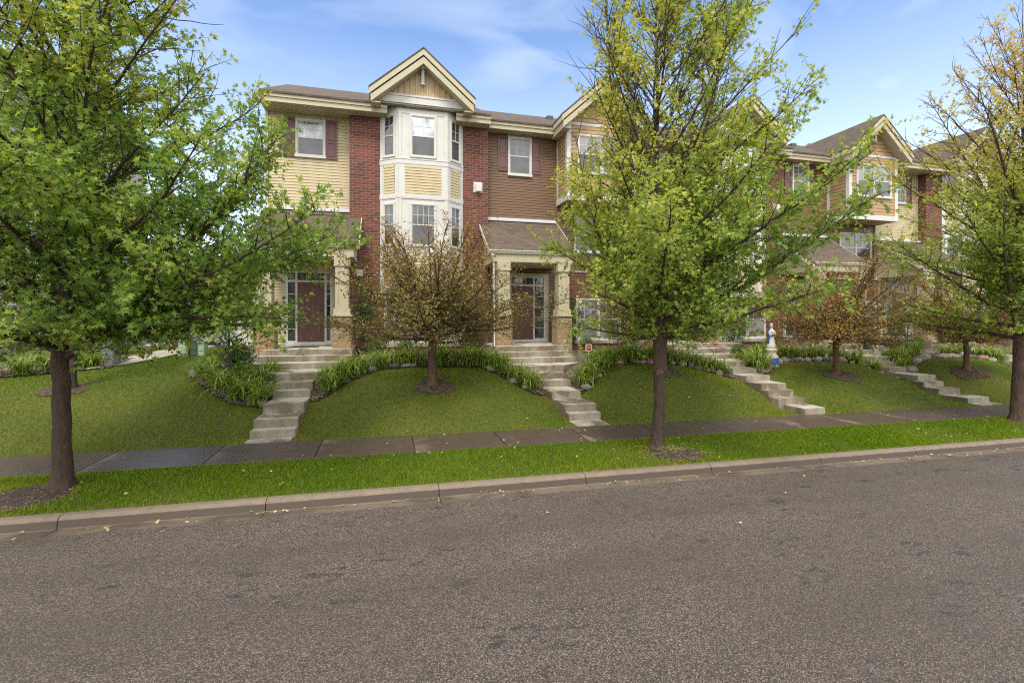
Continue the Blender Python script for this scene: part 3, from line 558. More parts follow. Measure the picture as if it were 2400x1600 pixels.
def house_brick(label):
    root = thing('townhouse', label, 'house', (-.15, 19.0, 1.3), 'attached three storey townhouses')
    W = MB(); W.box(-4.25, 3.98, 19.435, 28.6, .6, 10.5); F = Fr(0, 19.42, 1, 0); F.lap(W, -4.28, -1.42, 1.1, 10.3)
    Fe = Fr(-4.27, 28.6, 0, -1); Fe.lap(W, 0, 9.2, .8, 10.4); Fe.lap(W, 0, 9.2, 10.4, 12.9, top=lambda z: ((z-10.4)*1.96, 9.9-(z-10.4)*1.96))
    W.prism([(-4.25, 19.2, 10.3), (-4.25, 28.2, 10.3), (-4.25, 23.5, 12.95)], (.2, 0, 0)); W.obj('siding_wall', M['cream'], root)
    b = MB(); b.box(-1.33, 3.97, 19.0, 19.43, .6, 10.31); b.obj('brick_wall', M['brick'], root)
    t = MB(); F.box(t, -1.43, -1.331, -.01, .035, 6.7, 10.3); t.box(-4.31, -4.2, 19.36, 19.44, .9, 10.3); t.obj('corner_board', M['tan'], root)
    for zz in (0,):
        window(root, Fr(0, 19.4, 1, 0), -3.27, -2.22, 8.70, 10.12+.0, 3, 2, 'glass_curtain', 'glass_screen')
        shutter(root, Fr(0, 19.405, 1, 0), -3.69, -3.29, 8.66, 10.14); shutter(root, Fr(0, 19.405, 1, 0), -2.20, -1.80, 8.66, 10.14)
    tp = MB(); F.box(tp, -3.29, -2.2, 0, .03, 10.13, 10.28); tp.obj('window_head', M['tan'], root)
    # eaves and roof
    for x0, x1 in ((-4.3, .04), (2.62, 3.98)):
        e = MB(); e.box(x0, x1, 18.42, 18.50, 10.44, 10.62); e.box(x0, x1, 18.46, 18.53, 10.27, 10.44); e.box(x0, x1, 18.53, 19.43, 10.28, 10.32); e.obj('eave', M['tan'], root)
    r = MB(); P = [(-4.3, 18.38, 10.62), (-4.3, 23.5, 13.18), (-4.3, 28.62, 10.62), (-4.3, 28.62, 10.55), (-4.3, 23.5, 13.10), (-4.3, 18.38, 10.55)]; r.prism(P, (8.285, 0, 0)); ro = r.obj('roof', M['roofx'], root, recalc=True)
    rb = MB(); rb.prism([(-4.36, 18.40, 10.58), (-4.36, 23.5, 13.15), (-4.36, 28.6, 10.58), (-4.36, 28.6, 10.36), (-4.36, 23.5, 12.92), (-4.36, 18.40, 10.36)], (.055, 0, 0)); rb.obj('rake_board', M['tan'], ro, recalc=True)
    # bay
    bay = MB(); bay.prism([(-.21, 19.1, 3.62), (-.21, 19.0, 3.62), (.44, 18.5, 3.62), (2.29, 18.5, 3.62), (2.94, 19.0, 3.62), (2.94, 19.1, 3.62)], (0, 0, 7.0))
    Ff = Fr(.44, 18.5, 1, 0); Fl = Fr(-.21, 19.0, .65, -.5); Fq = Fr(2.29, 18.5, .65, .5); LS = .82
    sids = [MB(), MB()]
    for Fx, LL, i0, i1 in ((Ff, 1.85, .24, 1.61), (Fl, LS, .17, .66), (Fq, LS, .17, .66)):
        for z0, z1, d in ((8.46, 8.63, .035), (8.63, 8.665, .05), (7.19, 7.34, .035), (7.155, 7.19, .03), (5.12, 5.30, .035), (3.60, 3.84, .035)): Fx.box(bay, -.012, LL+.012, 0, d, z0, z1)
        for z0, z1 in ((8.665, 10.62), (7.34, 8.46), (5.30, 7.155), (3.84, 5.12)):
            Fx.box(bay, .0, .12, 0, .022, z0, z1); Fx.box(bay, LL-.12, LL, 0, .022, z0, z1)
        Fx.box(bay, .12, LL-.12, 0, .018, 10.36, 10.62)
        for z0, z1 in ((7.34, 8.46), (3.84, 5.12)):
            if Fx is Ff:
                Fx.box(bay, .12, i0, 0, .0215, z0, z1); Fx.box(bay, i1, LL-.12, 0, .0215, z0, z1)
            Fx.box(bay, i0 if Fx is Ff else .12, i1 if Fx is Ff else LL-.12, 0, .0218, z1-.04, z1)
            Fr(Fx.p(0, .013, 0)[0], Fx.p(0, .013, 0)[1], *Fx.u).lap(sids[z0 < 5], i0, i1, z0, z1-.04, .105, .016, gap=.2)
    bo = bay.obj('bay', M['white'], root, recalc=False); [q.obj('siding_panel', M['cream'], bo) for q in sids]
    for z0, z1, c in ((8.72, 10.34, 4), (5.36, 7.0, 4)):
        up, lo = ('glass_curtain', 'glass_screen') if z0 > 8 else ('glass_clear', 'glass_screen')
        window(root, Ff, .42, 1.42, z0, z1, 4, 2, up, lo, .004, sill=False)
        window(root, Fl, .13, .71, z0, z1, 2, 2, 'glass_clear', lo, .004, sill=False); window(root, Fq, .11, .69, z0, z1, 2, 2, 'glass_clear', lo, .004, sill=False)
    Fb = Fr(0, 19.0, 1, 0); window(root, Fb, -.08, 2.94, 1.70, 3.5, 3, 2, 'glass_clear', 'glass_blind', twin=3)
    s = MB(); Fb.box(s, -.2, 3.05, 0, .07, 1.55, 1.668); s.obj('sill', M['path'], root)
    # gable over the bay
    ac = 1.335; gr = gable(root, ac, 1.95, 12.62, 10.96, 17.9, 18.40, 22.4, 'batten')
    gw = MB(); gw.prism([(-.22, 18.42, 10.9), (2.90, 18.42, 10.9), (2.90, 18.42, 11.02), (ac, 18.42, 12.2), (-.22, 18.42, 11.02)], (0, .15, 0))
    x = -.12
    while x < 2.9:
        zt = 12.16-abs(x-ac)*.85
        if zt > 11.03: gw.box(x-.028, x+.028, 18.385, 18.42, 10.98, zt)
        x += .205
    gw.obj('gable_wall', M['batten'], gr, recalc=True)
    it = MB(); rake(it, ac, 1.62, 12.12, 10.96+.28-.22, 18.375, 18.40, .0, .15, 0); it.obj('inner_rake', M['tan'], gr, recalc=True)
    fb = MB(); fb.box(-.28, 2.97, 18.36, 18.42, 10.68, 10.93); fb.box(-.30, 2.99, 18.335, 18.44, 10.93, 11.0); fb.box(-.26, 2.95, 18.42, 19.3, 10.64, 10.68); fb.box(-.28, -.24, 18.42, 19.3, 10.68, 10.99); fb.box(2.93, 2.97, 18.42, 19.3, 10.68, 10.99); fb.obj('frieze', M['white'], gr)
    porch(root, -2.63, 1.72, 17.15, ZL); entry(root, Fr(0, 19.4, 1, 0), -3.60, -1.98, -3.20, -2.25, 1.76, 4.40, 4.0)
    v = MB(); Fb.box(v, 3.38, 3.74, 0, .03, 7.68, 8.10); v.prism([Fb.p(3.46, .03, 8.06), Fb.p(3.46, .14, 7.98), Fb.p(3.46, .14, 7.72), Fb.p(3.46, .03, 7.72)], (.22, 0, 0)); v.obj('vent_hood', M['white'], root, recalc=True)
    pl = MB(); Fb.box(pl, -1.08, -.84, 0, .12, 4.22, 4.47); pl.obj('wall_light', M['white'], root, bevel=.01)
    return root
def house_brown(label):
    root = thing('townhouse', label, 'house', (7.05, 19.4, 1.3), 'attached three storey townhouses')
    F = Fr(0, 19.45, 1, 0); W = MB(); W.box(3.99, 10.15, 19.465, 28.6, .6, 10.45); F.lap(W, 3.985, 10.15, 1.1, 10.3); W.obj('siding_wall', M['brown'], root)
    window(root, Fr(0, 19.43, 1, 0), 4.915, 5.94, 8.62, 10.22, 3, 2, 'glass_clear', 'glass_screen'); shutter(root, F, 4.48, 4.89, 8.78, 10.24); shutter(root, F, 5.965, 6.38, 8.72, 10.20)
    tp = MB(); F.box(tp, 4.9, 5.955, 0, .03, 10.225, 10.3); tp.obj('window_head', M['tan'], root)
    e = MB(); e.box(3.99, 7.0, 18.87, 18.95, 10.46, 10.64); e.box(3.99, 7.0, 18.91, 18.98, 10.30, 10.46); e.box(3.99, 7.0, 18.98, 19.46, 10.31, 10.35); e.obj('eave', M['tan'], root)
    r = MB(); P = [(3.995, 18.83, 10.64), (3.995, 23.5, 12.99), (3.995, 28.2, 10.62), (3.995, 28.2, 10.55), (3.995, 23.5, 12.91), (3.995, 18.83, 10.57)]; r.prism(P, (6.15, 0, 0)); ro = r.obj('roof', M['roofx'], root, recalc=True)
    v = MB(); zr = 10.64+.503*(22.2-18.83); v.box(7.55, 7.85, 22.05, 22.35, zr-.1, zr+.12); v.obj('roof_vent', M['metal'], ro)
    # orange shingled bump-out with its gable
    x0, x1, yf = 7.10, 10.10, 18.25; ac = (x0+x1)/2; bx = MB(); bx.box(x0+.014, x1-.014, yf+.014, 19.6, 7.46, 10.7)
    fronts = [(Fr(x0, yf, 1, 0), x1-x0), (Fr(x0, 19.45, 0, -1), 19.45-yf), (Fr(x1, yf, 0, 1), 19.45-yf)]
    for Fx, LL in fronts: Fx.lap(bx, .0, LL, 7.68, 10.5, .165, .018, gap=.1)
    bo = bx.obj('shingled_bay', M['shake'], root)
    t = MB()
    for Fx, LL in fronts:
        Fx.box(t, -.03, LL+.03, 0, .045, 7.44, 7.68)
        for q in (-.028, LL-.15): Fx.box(t, q, q+.18, 0, .03, 7.68, 10.6)
    Ff = fronts[0][0]; Ff.box(t, .152, x1-x0-.15, 0, .032, 10.5, 10.62); t.obj('bay_trim', M['white'], bo)
    window(root, Ff, .42, 2.58, 8.55, 10.14, 3, 2, 'glass_blind', 'glass_screen', .018, twin=2)
    gr = gable(root, ac, 1.92, 12.42, 10.70, 17.72, yf, 22.3, 'shake')
    gw = MB(); gw.prism([(x0, yf+.01, 10.55), (x1, yf+.01, 10.55), (ac, yf+.01, 12.0)], (0, .2, 0)); Ff.lap(gw, 0, 3, 10.62, 12.0, .165, .018, top=lambda z: ((z-10.6)*1.07, 3-(z-10.6)*1.07)); gw.obj('gable_wall', M['shake'], gr)
    it = MB(); rake(it, ac, 1.62, 12.0, 10.55, yf-.03, yf-.005, .0, .14, 0); it.obj('inner_rake', M['tan'], gr, recalc=True)
    window(root, F, 7.85, 9.95, 5.5, 7.02, 3, 2, 'glass_clear', 'glass_screen', .016, twin=2)
    b = MB(); b.box(7.12, 10.13, 19.2, 19.5, .6, 4.6); b.obj('brick_wall', M['brick'], root); c = MB(); c.box(7.1, 10.13, 19.16, 19.47, 4.6, 4.68); c.obj('ledge', M['path'], root)
    Fb = Fr(0, 19.2, 1, 0); window(root, Fb, 7.85, 9.95, 1.72, 3.5, 3, 2, 'glass_clear', 'glass_blind', twin=2); s = MB(); Fb.box(s, 7.75, 10.05, 0, .07, 1.57, 1.688); s.obj('sill', M['path'], root)
    porch(root, 5.345, 1.70, 17.15, ZL, yw=19.44); entry(root, Fr(0, 19.43, 1, 0), 4.45, 6.55, 5.05, 6.0, 1.76, 4.40, 4.0)
    d = MB(); d.tube([(3.75, 17.1, 5.0), (3.75, 17.1, 4.93), (3.83, 17.22, 4.75), (3.83, 17.25, 4.6), (3.83, 17.25, 1.35), (3.80, 17.0, 1.25), (3.77, 16.85, 1.2)], .045, 8); d.obj('downspout', M['gutter'], root)
    o = MB(); F.box(o, 6.86, 7.0, 0, .08, 2.1, 2.32); o.obj('outlet_box', M['greybox'], root, bevel=.01)
    return root
PER = 14.45
hA = house_brick('cream sided end townhouse with white bay window between red brick, leftmost in the row')
hB = house_brown('brown sided townhouse with dark shutters and an orange shingled gable behind the middle maple')
for o, sh, lab in ((hA, 1, 'cream and brick townhouse almost hidden by the middle maple, brown house on either side'), (hA, 2, 'cream and brick townhouse behind the sparse right maple'),
                   (hB, 1, 'townhouse with the clearly seen orange shingled gable right of the middle maple'), (hB, 2, 'orange gabled townhouse cut by the right edge of the photo')):
    c = copy_tree(o); c.location.x += PER*sh; c['label'] = lab

# things on the porches and steps
mb = MB(); mb.box(-3.15, -2.30, 17.9, 18.4, ZL, ZL+.025); tag(mb.obj('doormat', M['rubber'], bevel=.008), 'black doormat on the leftmost porch landing', 'doormat')
def bucket(x, y, z, label, s=1.):
    r = thing('bucket', label, 'bucket', (x, y, z), 'white plastic buckets on the steps'); b = MB(); b.lathe([(.115*s, 0), (.145*s, .3*s), (.152*s, .3*s), (.155*s, .335*s), (.16*s, .335*s), (.16*s, .365*s), (.14*s, .365*s), (.135*s, .34*s), (.01, .34*s)], 24, (x, y, z)); b.obj('pail', M['bucket'], r)
    h = MB(); h.tube([(x+.16*s*math.cos(t), y-.02, z+.33*s-.16*s*math.sin(t)) for t in np.linspace(0, math.pi, 9)], .004, 5)
    h.v = [(a, b_-abs(a-x)*.0-.15*s*math.sqrt(max(0, 1-((a-x)/(.161*s))**2)), c_) for a, b_, c_ in h.v]; h.obj('handle', M['metal'], r); return r
ZD = -.15+.179*7; ZD8 = -.15+.179*8
b1 = bucket(19.75, 15.45, ZD, 'white plastic bucket with a stick in it, nearer of the two', 1.12); mb = MB(); mb.tube([(19.75, 15.45, ZD+.05), (19.8, 15.47, ZD+.75)], .018, 6); tag(mb.obj('stick', M['terra']), 'tan stick standing up in the nearer white bucket', 'stick')
bucket(19.85, 16.35, ZD8, 'white plastic bucket further up the steps behind the other bucket', 1.1)
r = thing('plant_pot', 'tan round plant pot with a few thin stems beside the steps', 'pot', (18.5, 16.4, ZD8)); b = MB(); b.lathe([(.16, 0), (.25, .30), (.27, .30), (.27, .36), (.24, .36), (.22, .30), (.01, .28)], 24, (18.62, 16.4, ZD8)); b.obj('pot', M['terra'], r)
b = MB(); rr = random.Random(4)
for i in range(7): x, y = 18.62+rr.uniform(-.1, .1), 16.4+rr.uniform(-.1, .1); b.tube([(x, y, ZD8+.25), (x+rr.uniform(-.1, .1), y, ZD8+.6), (x+rr.uniform(-.3, .3), y+rr.uniform(-.1, .1), ZD8+.95)], .006, 4)
b.obj('stem', M['crabbark'], r)
b = MB(); b.box(20.25, 20.7, 16.3, 16.55, ZD8, ZD8+.28); b.box(20.22, 20.73, 16.27, 16.58, ZD8+.25, ZD8+.3); tag(b.obj('planter_box', M['darkgreen'], bevel=.02), 'dark green planter tub on the steps right of the buckets', 'planter')
# red yard sign
sx, sy = 7.0, 15.9; sz = gz(sx, sy); r = thing('yard_sign', 'small red square yard sign with white border on a thin stake', 'sign', (sx, sy, sz)); zc = 1.60
def rrect(w_, h_, rad, n=5):
    P = []
    for cx, cz, a0 in ((w_-rad, h_-rad, 0), (-w_+rad, h_-rad, 90), (-w_+rad, -h_+rad, 180), (w_-rad, -h_+rad, 270)): P += [(cx+rad*math.cos(R(a0+90*i/n)), cz+rad*math.sin(R(a0+90*i/n))) for i in range(n+1)]
    return P
fa = R(-12); ca, sa = math.cos(fa), math.sin(fa)
def sp(x, d, z): return (sx+x*ca-d*sa*0+d*sa, sy+x*sa*0-d, zc+z)
mb = MB(); mb.prism([sp(x, 0, z) for x, z in rrect(.125, .125, .035)], (0, .008, 0)); po = mb.obj('sign_panel', M['white_plain'], r, recalc=True)
mb = MB(); mb.prism([sp(x, .003, z) for x, z in rrect(.098, .100, .012)], (0, .004, 0)); mb.obj('red_field', M['red'], po, recalc=True)
def text(body, x, z, size, d, mat, parent, name):
    cu = bpy.data.curves.new(name, 'FONT'); cu.body = body; cu.size = size; cu.align_x = 'CENTER'; cu.align_y = 'CENTER'; cu.extrude = .001; o = bpy.data.objects.new('t', cu); COL.objects.link(o)
    dg = bpy.context.evaluated_depsgraph_get(); me = bpy.data.meshes.new_from_object(o.evaluated_get(dg)); bpy.data.objects.remove(o)
    me.materials.clear(); me.materials.append(mat); q = bpy.data.objects.new(name, me); COL.objects.link(q); q.parent = parent; q.rotation_euler = (R(90), 0, 0); q.location = Vector(sp(x, d, z))-wloc(parent); return q
for body, z, s in (('PROTECTED BY', .072, .022), ('XFINITY', .032, .050), ('HOME', -.018, .052), ('xfinity.com/home', -.068, .022)): text(body, 0, z, s, .006, M['white_plain'], po, 'lettering')
mb = MB(); mb.tube([(sx, sy+.012, sz-.1), (sx, sy+.012, zc-.1)], .009, 6); mb.obj('stake', M['white_plain'], r)
# garden statue
qx, qy = 13.45, 14.4; qz = gz(qx, qy)-.05; r = thing('garden_statue', 'cream robed garden statue with a blue cloak on a round pedestal', 'statue', (qx, qy, qz))
b = MB(); b.lathe([(.23, 0), (.24, .06), (.23, .10), (.24, .34), (.21, .40), (.17, .44), (.16, .56), (.20, .60), (.19, .64), (.12, .67)], 24, (qx, qy, qz)); ped = b.obj('pedestal', M['statue'], r)
b = MB()
for k in range(9): t = R(-150+14*k); b.add([(qx+.246*math.cos(t), qy+.246*math.sin(t), qz+.08), (qx+.246*math.cos(t+.25), qy+.246*math.sin(t+.25), qz+.08), (qx+.250*math.cos(t+.25), qy+.250*math.sin(t+.25), qz+.33), (qx+.250*math.cos(t), qy+.250*math.sin(t), qz+.33)], [(0, 1, 2, 3)])
b.obj('painted_band', M['blue'], ped)
b = MB(); b.lathe([(.15, .66), (.165, .70), (.13, .80), (.10, .98), (.095, 1.10), (.115, 1.20), (.12, 1.27), (.09, 1.33), (.042, 1.37), (.04, 1.40), (.058, 1.44), (.064, 1.49), (.055, 1.545), (.03, 1.575)], 18, (qx, qy, qz))
b.tube([(qx-.10, qy-.02, qz+1.26), (qx-.14, qy-.07, qz+1.14), (qx-.03, qy-.13, qz+1.18)], [.04, .036, .022], 7); b.tube([(qx+.10, qy-.02, qz+1.26), (qx+.14, qy-.07, qz+1.14), (qx+.03, qy-.13, qz+1.18)], [.04, .036, .022], 7); b.tube([(qx, qy-.125, qz+1.16), (qx, qy-.14, qz+1.27)], [.022, .012], 6)
b.obj('figure', M['statue'], r)
b = MB(); pr2 = [(.125, .78), (.125, .98), (.125, 1.12), (.14, 1.22), (.13, 1.30), (.07, 1.38), (.075, 1.46), (.076, 1.52), (.05, 1.585)]; n = 13; V = [(qx+rad*math.cos(R(-20+220*j/(n-1))), qy+.01+rad*math.sin(R(-20+220*j/(n-1))), qz+z) for rad, z in pr2 for j in range(n)]
b.add(V, [(i*n+j, i*n+j+1, (i+1)*n+j+1, (i+1)*n+j) for i in range(len(pr2)-1) for j in range(n-1)], 0, True); b.obj('cloak', M['blue'], r)

# ------------------------------------------------------------------ left background
r = thing('neighbour_house', 'pale sided house across the side lawn behind the left maple', 'house', (-16, 19, 1.2)); W = MB(); W.box(-28, -12.015, 19, 28.7, 0, 10.4); Fe = Fr(-12.0, 19.0, 0, 1); Fe.lap(W, 0, 9.7, .6, 10.4); Fe.lap(W, 0, 9.7, 10.4, 12.6, top=lambda z: ((z-10.4)*1.96+.1, 9.6-(z-10.4)*1.96)); W.prism([(-12.05, 19, 10.4), (-12.05, 28.7, 10.4), (-12.05, 23.85, 12.75)], (-.3, 0, 0)); W.obj('siding_wall', M['grayside'], r)
b = MB(); Fe.box(b, 2.6, 4.6, .0, .12, .4, 10.3); b.obj('brick_wall', M['brick'], r); b = MB(); b.prism([(-28.2, 18.5, 10.6), (-28.2, 23.85, 13.2), (-28.2, 29.2, 10.6), (-28.2, 29.2, 10.5), (-28.2, 23.85, 13.1), (-28.2, 18.5, 10.5)], (16.5, 0, 0)); b.obj('roof', M['roofx'], r, recalc=True)
b = MB(); Fe.box(b, -.02, .12, 0, .03, .5, 10.4); Fe.box(b, 9.55, 9.7, 0, .03, .5, 10.4); b.obj('corner_board', M['white'], r)
for q, z in ((1.2, 8.4), (6.6, 8.4), (6.6, 5.2), (1.2, 5.2)): window(r, Fe, q, q+.95, z, z+1.6, 3, 2, 'glass_clear', 'glass_screen', .018)
b = MB(); Fe.box(b, 4.9, 6.0, .0, .25, 1.35, 2.3); Fe.box(b, 4.95, 5.4, .25, .27, 1.4, 2.25); Fe.box(b, 5.5, 5.95, .25, .27, 1.4, 2.25); b.obj('meter_panel', M['flash'], r, bevel=.01)
r = thing('garage_house', 'distant cream house with a white garage door and brown hipped roof', 'house', (-16, 50, -.4)); z0 = -.5; W = MB(); W.box(-27, -6, 50.015, 60, z0, 6.2); F = Fr(-27, 50, 1, 0); F.lap(W, 0, 21, z0, 6.2, .16, .02); W.obj('siding_wall', M['grayside'], r)
b = MB(); e = [(-27.6, 49.3, 6.2), (-5.4, 49.3, 6.2), (-5.4, 60.7, 6.2), (-27.6, 60.7, 6.2), (-22, 55, 9.0), (-11, 55, 9.0)]; b.add(e, [(0, 1, 5, 4), (1, 2, 5), (2, 3, 4, 5), (3, 0, 4), (3, 2, 1, 0)]); b.obj('roof', M['roofx'], r)
b = MB(); e = [(-25.4, 47.8, 5.7), (-17.4, 47.8, 5.7), (-17.4, 56, 5.7), (-25.4, 56, 5.7), (-22.6, 51.5, 8.0), (-19.6, 51.5, 8.0)]; b.add(e, [(0, 1, 5, 4), (1, 2, 5), (2, 3, 4, 5), (3, 0, 4), (3, 2, 1, 0)]); b.obj('hip_roof', M['roofx'], r)
W = MB(); W.box(-25, -17.8, 48.415, 50, z0, 5.7); F2 = Fr(-25, 48.4, 1, 0); F2.lap(W, 0, 7.2, z0, 5.7, .16, .02); W.obj('garage_wall', M['grayside'], r)
b = MB(); F2.box(b, 2.0, 6.9, .03, .07, -.3, 2.2); 
for k in range(5): F2.box(b, 2.0, 6.9, .07, .075+.01*(k % 2), -.3+.5*k+.02, -.3+.5*k+.48)
F2.box(b, 1.85, 2.0, .02, .1, -.4, 2.35); F2.box(b, 6.9, 7.05, .02, .1, -.4, 2.35); F2.box(b, 2.0, 6.9, .02, .1, 2.2, 2.35); b.obj('garage_door', M['white'], r)
for q in (2.2, 5.0): window(r, F2, q, q+1.2, 3.3, 4.8, 2, 2, 'glass_clear', 'glass_screen', .022)
for q in (9, 13, 17): window(r, F, q, q+1.3, 3.2, 4.8, 2, 2, 'glass_clear', 'glass_screen', .02)
b = MB(); pts = [(-8.2, 15.95), (-7.65, 16.5), (-7.25, 17.4), (-7.05, 19), (-7.0, 22), (-7.3, 28), (-9, 40)]
for i, (a, c) in enumerate(pts):
    q = pts[min(i+1, len(pts)-1)]; p = pts[max(i-1, 0)]; dx, dy = q[0]-p[0], q[1]-p[1]; l = math.hypot(dx, dy); nx, ny = -dy/l*.5, dx/l*.5
    b.v += [(a+nx, c+ny, gz(a+nx, c+ny)+.03), (a-nx, c-ny, gz(a-nx, c-ny)+.03)]
for i in range(len(pts)-1): b.f.append((2*i, 2*i+1, 2*i+3, 2*i+2)); b.mi.append(0); b.sm.append(False)
tag(b.obj('path', M['path'], recalc=False), kind='structure')
b = MB(); b.add([(-24, 30, gz(-15, 30)+.05), (-4.5, 30, gz(-6, 30)+.05), (-4.5, 48.3, gz(-6, 48)+.07), (-24, 48.3, gz(-15, 48)+.07)], [(0, 1, 2, 3)]); tag(b.obj('driveway', M['asphalt']), kind='structure')
def cabinet(name, label, x, y, w_, d, h, mat, louvre=False, cat='cabinet'):
    z = gz(x, y)-.05; r = thing(name, label, cat, (x, y, z)); b = MB(); b.box(x-w_/2, x+w_/2, y-d/2, y+d/2, z, z+h-.05); b.prism([(x-w_/2-.02, y-d/2-.02, z+h-.05), (x+w_/2+.02, y-d/2-.02, z+h-.05), (x+w_/2+.02, y+d/2+.02, z+h-.05), (x-w_/2-.02, y+d/2+.02, z+h-.05)], (0, 0, .06)); bo = b.obj('cabinet_body', mat, r, bevel=.012, recalc=True)
    b = MB(); n = 7 if louvre else 2
    for k in range(n): zz = z+.06+(h-.2)*k/n; b.prism([(x-w_/2+.03, y-d/2-.015, zz), (x-w_/2+.03, y-d/2, zz+.02), (x-w_/2+.03, y-d/2, zz+(h-.2)/n-.02)], (w_-.06, 0, 0))
    b.obj('louvre' if louvre else 'door', mat, r, recalc=True); return r
cabinet('utility_cabinet', 'dark grey metal utility cabinet beside the side path', -7.6, 16.2, .30, .4, .62, M['greybox'])
cabinet('utility_cabinet', 'pale green louvred utility box, left of the three', -6.36, 17.9, .26, .4, .55, M['palegreen'], True); cabinet('utility_cabinet', 'dark green utility box in the middle of the three', -6.08, 18.0, .24, .4, .53, M['darkgreen']); cabinet('utility_cabinet', 'pale green smooth utility box, right of the three', -5.84, 17.9, .20, .35, .5, M['palegreen'])
def car(label, x, y, rz, paintm, cat='car'):
    z = gz(x, y)+.05; r = thing('parked_car', label, cat, (x, y, z), 'cars parked in the back lot'); S = [(-.1, .45), (-.05, .95), (.15, 1.02), (.55, 1.62), (2.7, 1.66), (3.35, 1.08), (4.5, .95), (4.6, .45)]
    b = MB(); P = [(x-.88, y+a, z+h) for a, h in S]; b.prism(P, (1.76, 0, 0)); bo = b.obj('body', paintm, r, bevel=.06, recalc=True)
    b = MB(); b.add([(x-.7, y+.19, z+1.10), (x+.7, y+.19, z+1.10), (x+.62, y+.50, z+1.56), (x-.62, y+.50, z+1.56)], [(0, 1, 2, 3)]); b.v = [(p, q-.03, s+.02) for p, q, s in b.v]; b.obj('rear_window', M['glass_clear'], r)
    for sg in (-1, 1): b = MB(); b.box(x+sg*.76-.09, x+sg*.76+.09, y-.10, y+.1, z+.72, z+.98); b.obj('tail_light', M['taillight'], r, bevel=.02)
    b = MB(); b.box(x-.85, x+.85, y-.2, y+.05, z+.38, z+.58); b.obj('bumper', M['metal'], r, bevel=.04); b = MB(); b.box(x-.26, x+.26, y-.115, y-.06, z+.68, z+.84); b.obj('number_plate', M['white_plain'], r)
    for sg in (-1, 1):
        for q in (.75, 3.7): b = MB(); b.tube([(x+sg*.9, y+q, z+.32), (x+sg*.68, y+q, z+.32)], .33, 18); wo = b.obj('wheel', M['rubber'], r); b = MB(); b.tube([(x+sg*.91, y+q, z+.32), (x+sg*.88, y+q, z+.32)], .2, 14); b.obj('rim', M['chrome'], wo)
    return r
car('white parked car seen from behind beyond the side lawn', -10.4, 31.5, 0, M['carwhite']); car('dark red parked car beyond the side lawn, partly hidden by the white car', -13.2, 37.5, 0, M['carred'])

# ------------------------------------------------------------------ leaves, trees
MAPLE = np.array([(0, 0), (.38, .03), (.20, .24), (.54, .57), (.16, .50), (0, 1.02), (-.16, .50), (-.54, .57), (-.20, .24), (-.38, .03)])
OVAL = np.array([(0, 0), (.26, .35), (.20, .72), (0, 1), (-.20, .72), (-.26, .35)])
def leaf_mesh(name, P, A, Nn, S, age, shape, mat, fold=.18, droop=.22):
    P, A, Nn = (np.asarray(v, float) for v in (P, A, Nn)); S = np.asarray(S, float); n = len(P); k = len(shape)
    A = A/np.linalg.norm(A, axis=1, keepdims=True); Nn = Nn-A*(Nn*A).sum(1, keepdims=True); Nn /= np.linalg.norm(Nn, axis=1, keepdims=True)+1e-9; Sd = np.cross(A, Nn)
    x, y = shape[:, 0], shape[:, 1]; z = fold*np.abs(x)-droop*y*y
    V = P[:, None, :]+S[:, None, None]*(Sd[:, None, :]*x[None, :, None]+A[:, None, :]*y[None, :, None]+Nn[:, None, :]*z[None, :, None])
    me = bpy.data.meshes.new(name); me.vertices.add(n*k); me.vertices.foreach_set('co', V.astype(np.float32).ravel()); me.loops.add(n*k); me.loops.foreach_set('vertex_index', np.arange(n*k, dtype=np.int32))
    me.polygons.add(n); me.polygons.foreach_set('loop_start', np.arange(0, n*k, k, dtype=np.int32)); me.polygons.foreach_set('loop_total', np.full(n, k, np.int32))
    at = me.attributes.new('age', 'FLOAT', 'FACE'); at.data.foreach_set('value', np.asarray(age, np.float32)); me.materials.append(mat); me.update(calc_edges=True); me.validate(); return me
def mesh_obj(name, me, parent=None):
    o = bpy.data.objects.new(name, me); COL.objects.link(o)
    if parent: o.parent = parent
    return o
def rvec(r): return Vector((r.gauss(0, 1), r.gauss(0, 1), r.gauss(0, 1)))
